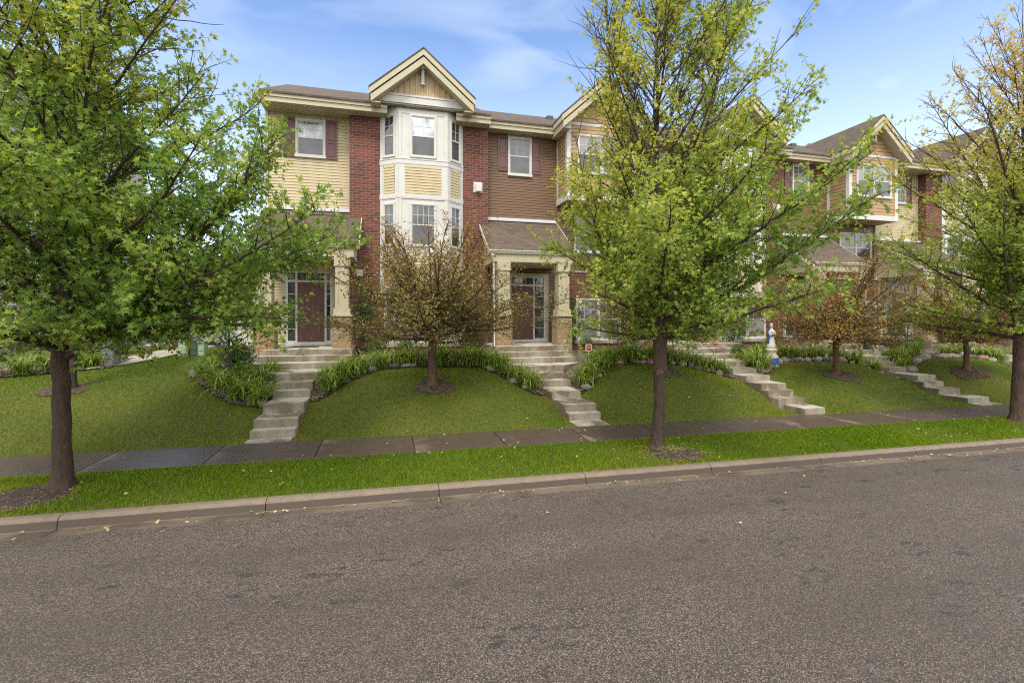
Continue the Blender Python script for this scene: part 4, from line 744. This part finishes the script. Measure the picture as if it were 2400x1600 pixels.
def tree(name, label, cat, base, seed, H, crotch, env, tr, nprim, e_lo=25, e_hi=66, leaf=.115, dens=1., age=None, mat='maple', barkm='bark', shape=MAPLE, l2gap=.24, twig=(.22, .5), limbs=(), group=None, prim_top=.86, node=.075, leader=True, up2=.25, cup=.10, bare=0., l2len=.5):
    r = random.Random(seed); W = MB(); P, A, Nn, S, G = [], [], [], [], []; UP = Vector((0, 0, 1))
    def grow(p, d, L, trop, wob, seg=.28, stop=None):
        pts = [p.copy()]; l = 0
        while l < L:
            d = (d+UP*trop*seg+rvec(r)*wob).normalized(); p = p+d*seg; pts.append(p.copy()); l += seg
            if stop and stop(p): break
        return pts
    def tap(pts, r0, r1): n = len(pts)-1; return [r0+(r1-r0)*(i/n) for i in range(n+1)] if n else [r0]
    def leaves(pts, t0):
        acc = 0
        for i in range(len(pts)-1):
            a, b = pts[i], pts[i+1]; seg = (b-a).length; d = (b-a).normalized(); q = 0
            while q < seg:
                tt = (i+q/seg)/(len(pts)-1)
                if tt >= t0 and r.random() < dens:
                    o = a+d*q; side = d.cross(rvec(r)).normalized(); ax = (d*.55+side*.9+Vector((0, 0, -.28))).normalized()
                    put(o+ax*leaf*.35, ax)
                q += node*r.uniform(.6, 1.4)
    def put(p, ax):
        nn = UP*.55+rvec(r)*.62+Vector((p.x, p.y, 0)).normalized()*.3; z = p.z; g_ = age(p) if age else .3
        P.append(p); A.append(ax); Nn.append(nn); S.append(leaf*r.uniform(.65, 1.2)); G.append(g_+r.uniform(-.05, .05))
    # trunk and leader
    pts = [Vector((0, 0, -.12)), Vector((0, 0, .0)), Vector((0, 0, .06)), Vector((0, 0, .16)), Vector((.0, 0, .4))]; rad = [tr*1.75, tr*1.6, tr*1.38, tr*1.18, tr*1.08]
    z = .4; x = y = 0.; top = H if leader else crotch+.35
    while z < top-.2:
        z += .3; x += r.gauss(0, .016); y += r.gauss(0, .016); pts.append(Vector((x, y, z)))
        f = max(0, (z-crotch)/(H-crotch)); rad.append(max(.009, tr*(1.02-.04*z)*(1 if f <= 0 else (.86*max(0., 1-f)**1.1+.04))))
    W.tube(pts, rad, 22 if tr > .1 else 12); lead = pts
    for q, (vx, vy, vz) in enumerate(W.v):      # furrows and root flare
        an = math.atan2(vy, vx); fl_ = .10*math.exp(-max(0, vz)/.12)*math.sin(an*5+seed); k_ = 1+fl_+.045*mnoise.noise((math.cos(an)*3.2, math.sin(an)*3.2, vz*1.1+seed))+.03*mnoise.noise((math.cos(an)*9, math.sin(an)*9, vz*2.5)); W.v[q] = (vx*k_, vy*k_, vz) if vz < 2.4 else (vx, vy, vz)
    prims = []
    ga = r.uniform(0, 6.28)
    for i in range(nprim):
        t = ((i+.5)/nprim)**1.05*prim_top; z0 = crotch-.12+t*(H-crotch) if leader else crotch-.25+.55*(i/nprim); ga += 2.39996+r.uniform(-.5, .5)
        e = e_lo+(e_hi-e_lo)*(t**.62 if leader else r.random()**1.15)+r.uniform(-7, 7); prims.append((z0, ga, e, None))
    for L_ in limbs: prims.append(L_)
    for z0, az, e, r0 in prims:
        j = min(range(len(lead)), key=lambda q: abs(lead[q].z-z0)); p = lead[j].copy(); p.z = min(z0, lead[-1].z)
        d = Vector((math.cos(az)*math.cos(R(e)), math.sin(az)*math.cos(R(e)), math.sin(R(e)))); lim = r.uniform(.86, 1.08)
        pts = grow(p, d, 9, cup if r0 is None else .14, .045, .28, lambda q: math.hypot(q.x, q.y) > env(math.atan2(q.y, q.x), q.z)*lim or q.z > H+.4)
        L = .28*(len(pts)-1)
        if L < .5: continue
        rr0 = r0 or min(rad[j]*.55, (.014+.0125*L) if leader else (.009+.008*L)); W.tube(pts, tap(pts, rr0, .006), 7 if rr0 > .03 else 5)
        l = .30; sgn = r.choice((-1, 1))
        while l < L:
            t = l/L; k = min(int(l/.28), len(pts)-2); p2 = pts[k].lerp(pts[k+1], (l/.28) % 1); dd = (pts[k+1]-pts[k]).normalized(); sd = dd.cross(UP); sd = sd.normalized() if sd.length > .1 else Vector((1, 0, 0)); sgn = -sgn
            l += l2gap*r.uniform(.6, 1.5)
            d2 = (dd*.75+(sd*sgn+rvec(r)*.35)*r.uniform(.5, .95)+UP*up2*r.random()).normalized(); L2 = max(.25, min(1.7, l2len*(1-t*.75)*L*r.uniform(.4, 1.0))); p2t = grow(p2, d2, L2, .1, .10, .17)
            W.tube(p2t, tap(p2t, min(rr0*.5, .006+.006*L2), .0032), 4, cap=False); m = len(p2t)-1
            hh = p2.z/H
            if r.random() < (bare(p2) if callable(bare) else bare*hh): continue
            leaves(p2t, .35); q = .12
            while q < L2:
                kk = min(int(q/.17), m-1); p3 = p2t[kk]; d3 = ((p2t[kk+1]-p2t[kk]).normalized()*.7+rvec(r)*.55+UP*up2*.5).normalized(); p3t = grow(p3, d3, r.uniform(*twig), .0, .12, .11); W.tube(p3t, tap(p3t, .0042, .002), 3, cap=False); leaves(p3t, .1); q += .17*r.uniform(.7, 1.5)
                tp = p3t[-1]; td = (p3t[-1]-p3t[-2]).normalized()
                for _ in range(3):
                    if r.random() < dens: ax = (td+rvec(r)*.6+Vector((0, 0, -.2))).normalized(); put(tp+ax*leaf*.3, ax)
    root = thing(name, label, cat, base, group); W.v = [(a+base[0], b+base[1], c+base[2]) for a, b, c in W.v]; W.obj('trunk', M[barkm], root)
    mesh_obj('crown', leaf_mesh(name, P, A, Nn, S, G, shape, M[mat]), root); print(name, 'leaves', len(P), 'wood verts', len(W.v)); return root
def prof_env(tab, fn=None):
    zs, rs = [t[0] for t in tab], [t[1] for t in tab]
    return lambda az, z: float(np.interp(z, zs, rs))*(fn(az, z) if fn else 1)
def away(az, deg): return math.cos(az-R(deg))
bz = parkz(-4.84, 8.95)
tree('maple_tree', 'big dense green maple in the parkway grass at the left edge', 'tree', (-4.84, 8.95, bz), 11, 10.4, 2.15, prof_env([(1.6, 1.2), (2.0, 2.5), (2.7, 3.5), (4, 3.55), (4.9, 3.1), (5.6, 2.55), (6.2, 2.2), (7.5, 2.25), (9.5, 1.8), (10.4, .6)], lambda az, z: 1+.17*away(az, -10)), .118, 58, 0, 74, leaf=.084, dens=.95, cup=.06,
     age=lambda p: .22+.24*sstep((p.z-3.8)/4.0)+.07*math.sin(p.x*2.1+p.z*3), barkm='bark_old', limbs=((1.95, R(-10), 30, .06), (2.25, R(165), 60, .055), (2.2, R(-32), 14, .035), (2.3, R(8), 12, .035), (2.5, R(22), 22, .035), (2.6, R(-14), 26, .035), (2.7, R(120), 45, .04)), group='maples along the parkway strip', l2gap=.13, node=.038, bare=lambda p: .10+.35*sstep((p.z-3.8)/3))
bz = parkz(5.45, 8.9)
tree('maple_tree', 'tall maple with olive and green leaves on the middle of the parkway', 'tree', (5.45, 8.9, bz), 23, 11.8, 2.25, prof_env([(1.8, 1.0), (2.3, 2.2), (3.0, 3.05), (4.2, 3.45), (5.2, 3.1), (6.1, 2.3), (8, 2.05), (10, 1.65), (11.8, .5)], lambda az, z: 1+.25*away(az, -15)), .115, 68, 2, 78, leaf=.079, dens=.97, cup=.05,
     age=lambda p: .31+.22*sstep((p.z-3.4)/3.5)-.10*sstep((p.x-.2)/1.5)+.10*sstep((-p.x-.1)/1.2), limbs=((2.3, R(185), 50, .04), (2.5, R(-20), 48, .045), (3.2, R(10), 68, .05), (3.0, R(170), 74, .05)), group='maples along the parkway strip', l2gap=.12, node=.036, bare=lambda p: .12+.66*sstep((p.z-4.1)/2.2)*(1-.55*sstep((p.x-.2)/1.4)))
bz = parkz(16.68, 9.2)
tree('maple_tree', 'sparse maple with thin orange tinged top leaves at the right edge', 'tree', (16.68, 9.2, bz), 37, 10.7, 2.2, prof_env([(1.9, 1.0), (2.4, 2.4), (3.4, 3.4), (5, 3.5), (7, 3.0), (9, 2.2), (10.7, .8)]), .135, 60, 4, 76, leaf=.078, dens=.8, cup=.05,
     age=lambda p: .38+.52*sstep((p.z-4.0)/6.0), limbs=((2.3, R(195), 40, .06), (3.6, R(200), 55, .07), (3.0, R(30), 50, .06)), group='maples along the parkway strip', l2gap=.15, node=.042, bare=lambda p: .72*sstep((p.z-3.5)/4))
CE = prof_env([(.7, .8), (1.05, 2.1), (1.6, 2.7), (2.4, 2.75), (3.2, 2.2), (3.9, 1.3), (4.5, .3)])
CA = dict(H=4.25, crotch=1.35, env=CE, tr=.095, nprim=40, e_lo=-4, e_hi=66, leaf=.062, mat='crab', barkm='crabbark', shape=OVAL, l2gap=.125, twig=(.18, .42), leader=False, node=.038, up2=.35, cup=.10, l2len=.5)
z = gz(1.2, 13.0)
c1 = tree('crabapple_tree', 'small brown leaved ornamental tree on the mound before the white bay', 'tree', (1.2, 13.0, z), 5, dens=.56, age=lambda p: .22+.36*sstep((p.z-1.7)/2.4), group='small brown leaved ornamental trees', **CA)
z = gz(14.8, 13.0)
c1.scale = (1.12, 1.12, 1.0)
c1['label'] = c1['label']
c2 = tree('crabapple_tree', 'rusty brown ornamental tree on the mound right of the blue statue', 'tree', (14.8, 13.0, z), 9, dens=.54, age=lambda p: .50+.12*math.sin(p.x*3)+.08*sstep((p.z-2)/2), group='small brown leaved ornamental trees', **CA)
for src, (x, y), rz, s, lab in ((c1, (8.55, 13.6), 2.1, .95, 'small ornamental tree mostly hidden behind the middle maple'), (c2, (21.2, 13.2), 1.2, .97, 'small ornamental tree just left of the right maple trunk')):
    c = copy_tree(src); c.location = (x, y, gz(x, y)); c.rotation_euler.z = rz; c.scale = (s, s, s); c['label'] = lab
z = gz(-7.2, 13.9)
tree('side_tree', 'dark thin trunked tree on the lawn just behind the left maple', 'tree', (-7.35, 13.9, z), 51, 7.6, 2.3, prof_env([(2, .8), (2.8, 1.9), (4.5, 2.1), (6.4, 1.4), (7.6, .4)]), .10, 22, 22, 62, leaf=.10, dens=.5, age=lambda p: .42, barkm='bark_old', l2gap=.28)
z = gz(-3.95, 14.3)
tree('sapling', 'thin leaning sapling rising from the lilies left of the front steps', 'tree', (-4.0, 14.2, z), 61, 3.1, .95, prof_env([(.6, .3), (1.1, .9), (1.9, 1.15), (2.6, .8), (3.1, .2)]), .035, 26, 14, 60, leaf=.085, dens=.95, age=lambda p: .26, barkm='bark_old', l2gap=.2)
ring(-5.15, 8.6, .52, parkz, rx=1.2, seed=1); ring(5.6, 8.5, .46, parkz, rx=1.35, seed=2); ring(16.8, 9.0, .42, parkz, rx=1.2, seed=3)
for x, y, q in ((1.25, 12.9, .46), (8.6, 13.5, .42), (14.85, 12.9, .5), (21.25, 13.1, .52), (-7.45, 13.8, .42)): ring(x, y, q, gz, rx=1.25, seed=x)

# shrubs
def shrub(name, label, x, y, rx, ry, h, seed, n, leaf, mat, age, up=False, group=None, z=None):
    r = random.Random(seed); z = gz(x, y) if z is None else z; P, A, Nn, S, G = [], [], [], [], []
    lob = [(r.uniform(-.5, .5), r.uniform(-.5, .5), r.uniform(.35, .75), r.uniform(.35, .55)) for _ in range(9)]
    while len(P) < n:
        cx, cy, cz, q = r.choice(lob); v = rvec(r).normalized()*q*(r.random()**.25); p = Vector((cx+v.x, cy+v.y, cz*1.0+v.z*.8))
        if p.z < .02 or p.z > 1.08: continue
        P.append((p.x*rx, p.y*ry, p.z*h)); a = Vector((v.x, v.y, v.z+.3))+rvec(r)*.35; A.append(a); Nn.append(rvec(r)+Vector((0, 0, .6))); S.append(leaf*r.uniform(.6, 1.25)); G.append(age+r.uniform(-.2, .2)+.18*(p.z-.5))
    root = thing(name, label, 'shrub', (x, y, z), group); mesh_obj('foliage', leaf_mesh(name, P, A, Nn, S, G, OVAL, M[mat]), root)
    W = MB()
    for _ in range(9): q = rvec(r); W.tube([(x+q.x*.03, y+q.y*.03, z-.05), (x+q.x*.15*rx, y+q.y*.15*ry, z+h*.35), (x+q.x*.4*rx, y+q.y*.4*ry, z+h*.75)], [.012, .008, .004], 5)
    W.obj('stem', M['bark'], root); return root
BX = 'round clipped boxwoods in the beds'
for i, (x, y, s, lab) in enumerate(((-.35, 17.0, .48, 'round dark boxwood right of the leftmost steps'), (.75, 17.7, .46, 'dark boxwood below the brick under the first triple window'), (3.0, 17.5, .48, 'round boxwood left of the white downspout'), (7.75, 17.6, .50, 'dark boxwood right behind the red sign'), (9.6, 17.7, .52, 'boxwood under the ground window behind the middle maple trunk'), (13.0, 15.6, .38, 'round boxwood between the third steps and the statue'), (15.6, 16.6, .55, 'broad boxwood right of the garden statue'), (24.3, 17.3, .5, 'dark boxwood left of the far steps'))):
    shrub('boxwood', lab, x, y, s, s*.9, s*1.45, 100+i, 1500, .045, 'shrub', .45, group=BX)
shrub('tall_shrub', 'tall upright shrub against the red brick right of the first porch', -.75, 18.3, .42, .35, 2.7, 120, 1500, .075, 'shrub', .75); shrub('tall_shrub', 'tall leafy shrub against the brick left of the downspout', 3.15, 18.2, .5, .4, 2.5, 121, 1600, .08, 'shrub', .5)
shrub('tall_shrub', 'tall green shrub between the orange gabled house and the third porch', 7.2, 18.2, .45, .4, 2.4, 122, 1500, .08, 'shrub', .4); shrub('tall_shrub', 'green shrub behind the garden statue against dark brick', 14.3, 17.6, .8, .6, 1.9, 123, 1800, .08, 'shrub', .45)
shrub('tall_shrub', 'bushy shrub beside the white buckets on the steps', 22.0, 16.4, .7, .6, 2.0, 124, 1800, .075, 'shrub', .55)
for i, (x, y, s) in enumerate(((-9.0, 17.4, .62), (-8.3, 18.4, .68), (-7.75, 19.5, .7), (-7.25, 20.6, .6))): shrub('low_shrub', ('grey green low shrub %s in the row along the side path' % ('nearest the street', 'second from the street', 'third from the street', 'farthest from the street')[i]), x, y, s, s, .72, 130+i, 1500, .06, 'greyshrub', .5, group='low shrubs along the side path')
shrub('leafy_bush', 'leafy green bush behind the daylilies left of the first steps', -4.15, 15.2, .6, .6, 1.0, 140, 1300, .09, 'shrub', .6)

# daylilies
def lily_meshes(seed, flowers):
    r = random.Random(seed); V = []; F = []; ages = []
    for _ in range(130):
        az = r.uniform(0, 6.28); L = r.uniform(.48, .82); e = R(r.uniform(52, 86)); w_ = r.uniform(.009, .015); p = Vector((r.gauss(0, .09), r.gauss(0, .09), 0)); h = Vector((math.cos(az), math.sin(az), 0)); sd = Vector((-h.y, h.x, 0)); k = len(V); n = 6; drop = R(r.uniform(16, 30))
        for i in range(n+1):
            ww = w_*(1-(i/n)**2.2)+.0006; V += [tuple(p-sd*ww), tuple(p+sd*ww)]; p = p+(h*math.cos(e)+Vector((0, 0, math.sin(e))))*L/n; p.z = max(p.z, .012); e -= drop*(.5+i*.22)
        F += [(k+2*i, k+2*i+1, k+2*i+3, k+2*i+2) for i in range(n)]; ages += [min(1, max(0, r.gauss(.38, .18)))]*n
    me = bpy.data.meshes.new('daylily'); me.from_pydata(V, [], F); at = me.attributes.new('age', 'FLOAT', 'FACE'); at.data.foreach_set('value', ages); me.materials.append(M['lily']); me.update()
    return me
LM = [lily_meshes(s, 0) for s in (1, 2, 3, 4)]
fl = MB()
for j in range(6):
    a = 6.28318*j/6; c, s = math.cos(a), math.sin(a); fl.add([(0, 0, 0), (.035*c-.018*s, .035*s+.018*c, .03), (.085*c, .085*s, .045), (.035*c+.018*s, .035*s-.018*c, .03)], [(0, 1, 2, 3)])
FLM = fl.mesh('flower', [M['flower']])
st = MB(); st.tube([(0, 0, 0), (.02, 0, .35), (.05, .0, .78)], .004, 4); STM = st.mesh('stalk', [M['lily']])
def lily(x, y, label, group, seed, flowers=0, s=1., yellow=0):
    r = random.Random(seed); root = thing('daylily', label, 'daylily', (x, y, gz(x, y)+.02), group); root.rotation_euler.z = r.uniform(0, 6.28); root.scale = (s, s, s*r.uniform(.88, 1.1)); mesh_obj('leaf_clump', LM[seed % 4], root)
    for _ in range(flowers):
        sx_, sy_ = r.uniform(-.15, .15), r.uniform(-.15, .15); q = mesh_obj('flower_stalk', STM, root); q.location = (sx_, sy_, 0); q.rotation_euler.z = r.uniform(0, 6.28); f = mesh_obj('flower', FLM, q); f.location = (.05, 0, .78); f.rotation_euler = (r.uniform(.3, 1.1), 0, r.uniform(0, 6)); f.scale = (1.15, 1.15, 1.15)
    return root
ORD = ['first', 'second', 'third', 'fourth', 'fifth', 'sixth', 'seventh', 'eighth', 'ninth', 'tenth', 'eleventh', 'twelfth', 'thirteenth', 'fourteenth', 'fifteenth', 'sixteenth', 'seventeenth', 'eighteenth', 'nineteenth', 'twentieth']+['number %d' % i for i in range(21, 60)]
rr = random.Random(8); sd_ = 0
BEDNAME = ['bed below the white bay', 'bed behind the middle maple', 'bed with the statue', 'bed left of the far steps', 'bed behind the right maple']
# lilies stand just behind the bed edge; the front row is kept dense, the back row looser
ROWS = [(0, [(-1.55, .30), (-1.1, .45), (-.65, .25), (-.15, .35), (.3, .30), (.75, .45), (1.25, .35), (1.7, .3), (2.2, .35), (2.65, .3), (3.05, .35), (3.45, .3), (3.85, .3), (4.2, .35)], [(-1.5, 1.1), (-.9, 1.2), (1.5, 1.0), (2.6, 1.0), (3.5, 1.1)]),
        (1, [(6.0, .3), (6.4, .35), (6.85, .4), (7.25, .5), (7.7, .45), (8.2, .55), (8.7, .5), (9.3, .45), (9.85, .35), (10.2, .3), (10.6, .3), (10.95, .35)], [(7.0, 1.2), (7.6, 1.2), (8.4, 1.3), (9.2, 1.2)]),
        (2, [(12.65, .35), (12.9, .6), (13.2, .9), (13.75, 1.0), (14.3, .95), (14.9, .9), (15.6, .9), (16.2, .6), (16.9, .4), (17.4, .35), (18.0, .35)], [(12.75, 1.3), (16.6, 1.2), (14.0, 1.5)]),
        (3, [(19.95, .35), (20.3, .6), (21.0, .9), (21.8, .9), (23.6, .8), (24.3, .7), (24.9, .5), (25.3, .4)], [(20.2, 1.3)]), (4, [(27.4, .5), (28.2, .6), (29.1, .7)], [])]
for bi, fr, bk in ROWS:
    for k, (x, dy) in enumerate(fr+bk):
        y = bfront(BEDS[bi], x)+dy*.7+rr.uniform(-.05, .05); sd_ += 1; row = 'front row' if k < len(fr) else 'back row'; o_ = ORD[k if k < len(fr) else k-len(fr)]
        lily(x+rr.uniform(-.06, .06), y, '%s daylily from the left, %s, %s' % (o_, row, BEDNAME[bi]), 'daylilies in the '+BEDNAME[bi], sd_, 1 if (bi, k) in ((0, 8), (1, 11)) else 0, rr.uniform(1.15, 1.45) if k < len(fr) else 1.15)
for k, (x, y, f, s) in enumerate(((-3.15, 13.45, 0, 1.3), (-3.62, 13.6, 0, 1.35), (-4.15, 13.95, 0, 1.3), (-4.65, 14.5, 0, 1.2), (-3.3, 14.45, 1, 1.1), (-3.9, 14.75, 1, 1.05), (-3.25, 15.3, 2, 1.1), (-4.75, 15.3, 1, 1.0))): lily(x, y, '%s daylily back from the street in the bed left of the first steps' % ORD[k], 'daylilies left of the first steps', 60+k, f, s)
for k, (x, y, f) in enumerate(((-10.9, 14.4, 2), (-10.2, 14.75, 4), (-9.7, 15.0, 4), (-9.1, 15.2, 1), (-8.6, 15.5, 2), (-8.1, 15.9, 3), (-7.85, 16.15, 1))): lily(x, y, '%s orange flowered daylily from the left in the row behind the left maple' % ORD[k], 'daylilies behind the left maple', 80+k, f, 1.05)

# edging stones, one object each
SM = []
for q in range(5):
    bm = bmesh.new(); bmesh.ops.create_icosphere(bm, subdivisions=3, radius=1)
    for v in bm.verts: n_ = v.co.normalized(); v.co = n_*(1+.22*mnoise.noise(n_*1.3+Vector((q*7, 0, 0)))+.06*mnoise.noise(n_*4+Vector((q*3, 2, 0))))
    for f in bm.faces: f.smooth = True
    me = bpy.data.meshes.new('stone'); bm.to_mesh(me); bm.free(); me.materials.append(M['stone']); SM.append(me)
def stone(x, y, s, label, group, k):
    r = random.Random(k*7+1); o = bpy.data.objects.new('edging_stone', SM[k % 5]); COL.objects.link(o); o.location = (x, y, gz(x, y)+s*.33); o.rotation_euler = (r.uniform(-.3, .3), r.uniform(-.3, .3), r.uniform(0, 6.28)); o.scale = (s*r.uniform(.95, 1.35), s*r.uniform(.8, 1.05), s*r.uniform(.65, .9)); tag(o, label, 'stone', group)
sk = 0
def stone_row(bi, xs_, s0, off, where):
    global sk
    for k, x in enumerate(xs_):
        sk += 1; r = random.Random(sk); stone(x, bfront(BEDS[bi], x)+off+r.uniform(-.03, .03), s0*r.uniform(.8, 1.25), '%s edging stone from the left %s' % (ORD[k], where), 'edging stones '+where, sk)
stone_row(0, [-.35, .25, .58, .82, 3.1, 3.75, 4.05], .12, .03, 'along the bed below the white bay'); stone_row(1, [6.05, 6.6, 7.6, 8.25, 8.5, 8.75, 9.05, 9.3, 9.55, 9.85, 10.1, 10.35, 10.6, 10.85], .12, .02, 'along the bed behind the middle maple trunk')
stone_row(2, [12.75, 12.95, 13.25, 13.6, 13.9, 14.2, 14.5, 14.8, 15.05, 15.35, 15.6, 15.9, 16.15, 16.45, 16.75, 17.15, 17.6, 17.95], .145, -.02, 'along the curved bed round the rusty tree mound')
stone_row(3, [20.05, 20.25, 20.55, 20.8, 21.1, 21.4, 21.7, 22.0, 22.3, 22.6, 22.9, 23.2, 23.5, 23.8, 24.15, 24.5, 24.9], .16, -.03, 'along the bed before the far steps'); stone(-5.05, 14.9, .13, 'grey stone at the left end of the lily bed beside the first steps', None, 91); stone(-3.0, 13.35, .12, 'small tan stone against the first steps under the lilies', None, 92)
# black plastic edging strips in front of the stones
for bi in range(4):
    a0, a1 = BEDS[bi][0]+.1, BEDS[bi][1]-.1; n = 40; b = MB(); pts = [(a0+(a1-a0)*i/n, bfront(BEDS[bi], a0+(a1-a0)*i/n)-.09) for i in range(n+1)]; b.tube([(x, y, gz(x, y)+.03) for x, y in pts], .018, 5)
    tag(b.obj('bed_edging', M['rubber']), 'black plastic edging strip in front of the '+BEDNAME[bi], 'edging', 'black bed edging strips')

# ------------------------------------------------------------------ grass and litter
gxs = np.arange(-26, 42.2, .22); gys = np.arange(11.05, 24.2, .18); GZ = np.array([[gz(x, y)+(bump_(x, y) if y > 11.1 else 0) for x in gxs] for y in gys])
def gzv(X, Y):
    fx = np.clip((X-gxs[0])/.22, 0, len(gxs)-1.001); fy = np.clip((Y-gys[0])/.18, 0, len(gys)-1.001); i = fx.astype(int); j = fy.astype(int); u = fx-i; v = fy-j
    return GZ[j, i]*(1-u)*(1-v)+GZ[j, i+1]*u*(1-v)+GZ[j+1, i]*(1-u)*v+GZ[j+1, i+1]*u*v
nr = np.random.default_rng(5)
def patchy(X, Y): return np.sin(X*1.7+1.3*np.sin(Y*1.1))*.5+np.sin(Y*2.3+X*.6)*.3+np.sin(X*.55-Y*.9)*.5
def blades(name, X, Y, Z, hgt, wid, age, lean=.55):
    n = len(X); az = nr.uniform(0, 6.283, n); th = nr.uniform(0, 6.283, n); h = hgt*nr.uniform(.5, 1.25, n); ln = h*np.abs(nr.normal(0, lean, n)); dx, dy = np.cos(az)*wid*.5, np.sin(az)*wid*.5
    B = np.stack([X, Y, Z], 1); D = np.stack([dx, dy, 0*dx], 1); T = B+np.stack([np.cos(th)*ln, np.sin(th)*ln, h], 1); V = np.stack([B-D, B+D, T], 1)
    me = bpy.data.meshes.new(name); me.vertices.add(n*3); me.vertices.foreach_set('co', V.astype(np.float32).ravel()); me.loops.add(n*3); me.loops.foreach_set('vertex_index', np.arange(n*3, dtype=np.int32)); me.polygons.add(n); me.polygons.foreach_set('loop_start', np.arange(0, n*3, 3, dtype=np.int32)); me.polygons.foreach_set('loop_total', np.full(n, 3, np.int32))
    at = me.attributes.new('age', 'FLOAT', 'FACE'); at.data.foreach_set('value', age.astype(np.float32)); me.materials.append(M['grass']); me.update(calc_edges=True); o = bpy.data.objects.new(name, me); COL.objects.link(o); return tag(o, kind='stuff')
def ring_mask(X, Y):
    k = np.ones(len(X), bool)
    for a, b, rx, ry in RINGS: k &= (((X-a)/rx)**2+((Y-b)/ry)**2) > nr.uniform(.55, 1.15, len(X))
    return k
n = 190000; X = nr.uniform(-8.5, 27, n); Y = nr.uniform(7.90, 9.64, n); keep = ring_mask(X, Y) & (nr.random(n) < np.where(X > 12, .55, 1)); X, Y = X[keep], Y[keep]
edge = np.minimum(Y-7.9, 9.64-Y); ag = .42+.13*patchy(X, Y)+nr.normal(0, .2, len(X))+.25*np.exp(-edge/.06)
for a, b, rx, ry in RINGS: ag += .3*np.exp(-np.maximum(0, np.hypot((X-a)/rx, (Y-b)/ry)-1)/.25)
blades('grass', X, Y, .025-.0088*X-.055*(9.62-Y)/1.72-.015, np.where(edge < .08, .05, .066), np.where(X > 10, .012, .009), np.clip(ag, 0, 1))
n = 420000; X = nr.uniform(-14, 31, n); Y = 11.02+nr.random(n)**1.15*8.5; bed = np.zeros(n, bool)
for bd in BEDS:
    t = np.minimum(1, np.abs(X-(bd[0]+bd[1])/2)/((bd[1]-bd[0])/2)); fr = bd[3]+(bd[4]-bd[3])*(1-t**2.2); bed |= (X > bd[0]-.3) & (X < bd[1]+.3) & (Y > fr-.05)
bed |= (X > -5.1) & (X < -2.85) & (Y > 13.25+1.4*np.maximum(0, (-3.6-X)/1.5)**1.5); bed |= (X > -4.5) & (Y > 15.8); bed |= (X > -12.5) & (X < -7.4) & (Y > 14.6+.45*(X+10)) & (Y < 16.9+.5*(X+10)); bed |= (X < -10.3) & (Y > 17)
for a, b in ((-2.87, -1.91), (4.56, 5.58), (11.2, 12.25), (18.4, 19.62), (25.8, 26.8)): bed |= (X > a) & (X < b)
bed |= (X < -6) & (Y > 15.3) & (np.hypot(X+9.0, Y-15.2) < .0)
px = np.array([p[0] for p in pts_path]) if 'pts_path' in globals() else None
keep = ~bed & ring_mask(X, Y) & (nr.random(n) < np.where(X > 14, .6, 1)); X, Y = X[keep], Y[keep]
ag = .46+.15*patchy(X*.8, Y*.8)+nr.normal(0, .22, len(X))+.22*np.exp(-(Y-11.02)/.08)
for bd in BEDS:
    t = np.minimum(1, np.abs(X-(bd[0]+bd[1])/2)/((bd[1]-bd[0])/2)); fr = bd[3]+(bd[4]-bd[3])*(1-t**2.2); ag += .30*np.exp(-np.maximum(0, fr-Y)/.45)*(X > bd[0])*(X < bd[1])
for s_ in STAIRS: ag += .22*np.exp(-np.maximum(0, np.abs(X-s_)-.5)/.22)
blades('grass', X, Y, gzv(X, Y)-.022, np.full(len(X), .062), np.where(np.hypot(X, Y) > 16, .014, .011), np.clip(ag, 0, 1))
def litter(n, fx, fy, fz, smin, smax, name='fallen_leaves'):
    P = []; A = []; Nn = []; S = []
    for _ in range(n):
        x, y = fx(), fy(); P.append((x, y, fz(x, y)+.012)); t = nr.uniform(0, 6.28); A.append((math.cos(t), math.sin(t), nr.uniform(-.1, .25))); Nn.append((nr.normal(0, .25), nr.normal(0, .25), 1)); S.append(nr.uniform(smin, smax))
    o = mesh_obj(name, leaf_mesh(name, P, A, Nn, S, nr.uniform(0, 1, n), MAPLE, M['litter'], .3, .1)); return tag(o, kind='stuff')
litter(110, lambda: nr.uniform(-8, 24), lambda: nr.uniform(7.95, 9.6), lambda x, y: parkz(x, y)+.04, .025, .055); litter(90, lambda: nr.uniform(-12, 24), lambda: nr.uniform(11.1, 13.4), lambda x, y: gz(x, y)+.04, .03, .07)
litter(170, lambda: nr.uniform(-5, 20), lambda: 7.44+.27*nr.random()**.6, lambda x, y: zg(x)-.20, .02, .065); litter(26, lambda: nr.uniform(-5, 20), lambda: 7.4-nr.random()**2*3.2, lambda x, y: roadz(x, y), .025, .055); litter(60, lambda: nr.uniform(-6, 20), lambda: nr.uniform(9.65, 11.0), lambda x, y: zg(x)+.006, .03, .06)
# dead grass stems and twigs on the mulch round the middle maple
b = MB(); r = random.Random(3)
for i in range(46):
    x, y = 5.6+r.gauss(0, .3), 8.62+r.gauss(0, .18); t = r.uniform(0, 6.28); l = r.uniform(.08, .3); z = parkz(x, y)+.06; b.tube([(x, y, z), (x+math.cos(t)*l*.5, y+math.sin(t)*l*.5, z+.03), (x+math.cos(t)*l, y+math.sin(t)*l, z+.005)], .004, 3, cap=False)
tag(b.obj('dead_stems', M['litter']), kind='stuff')
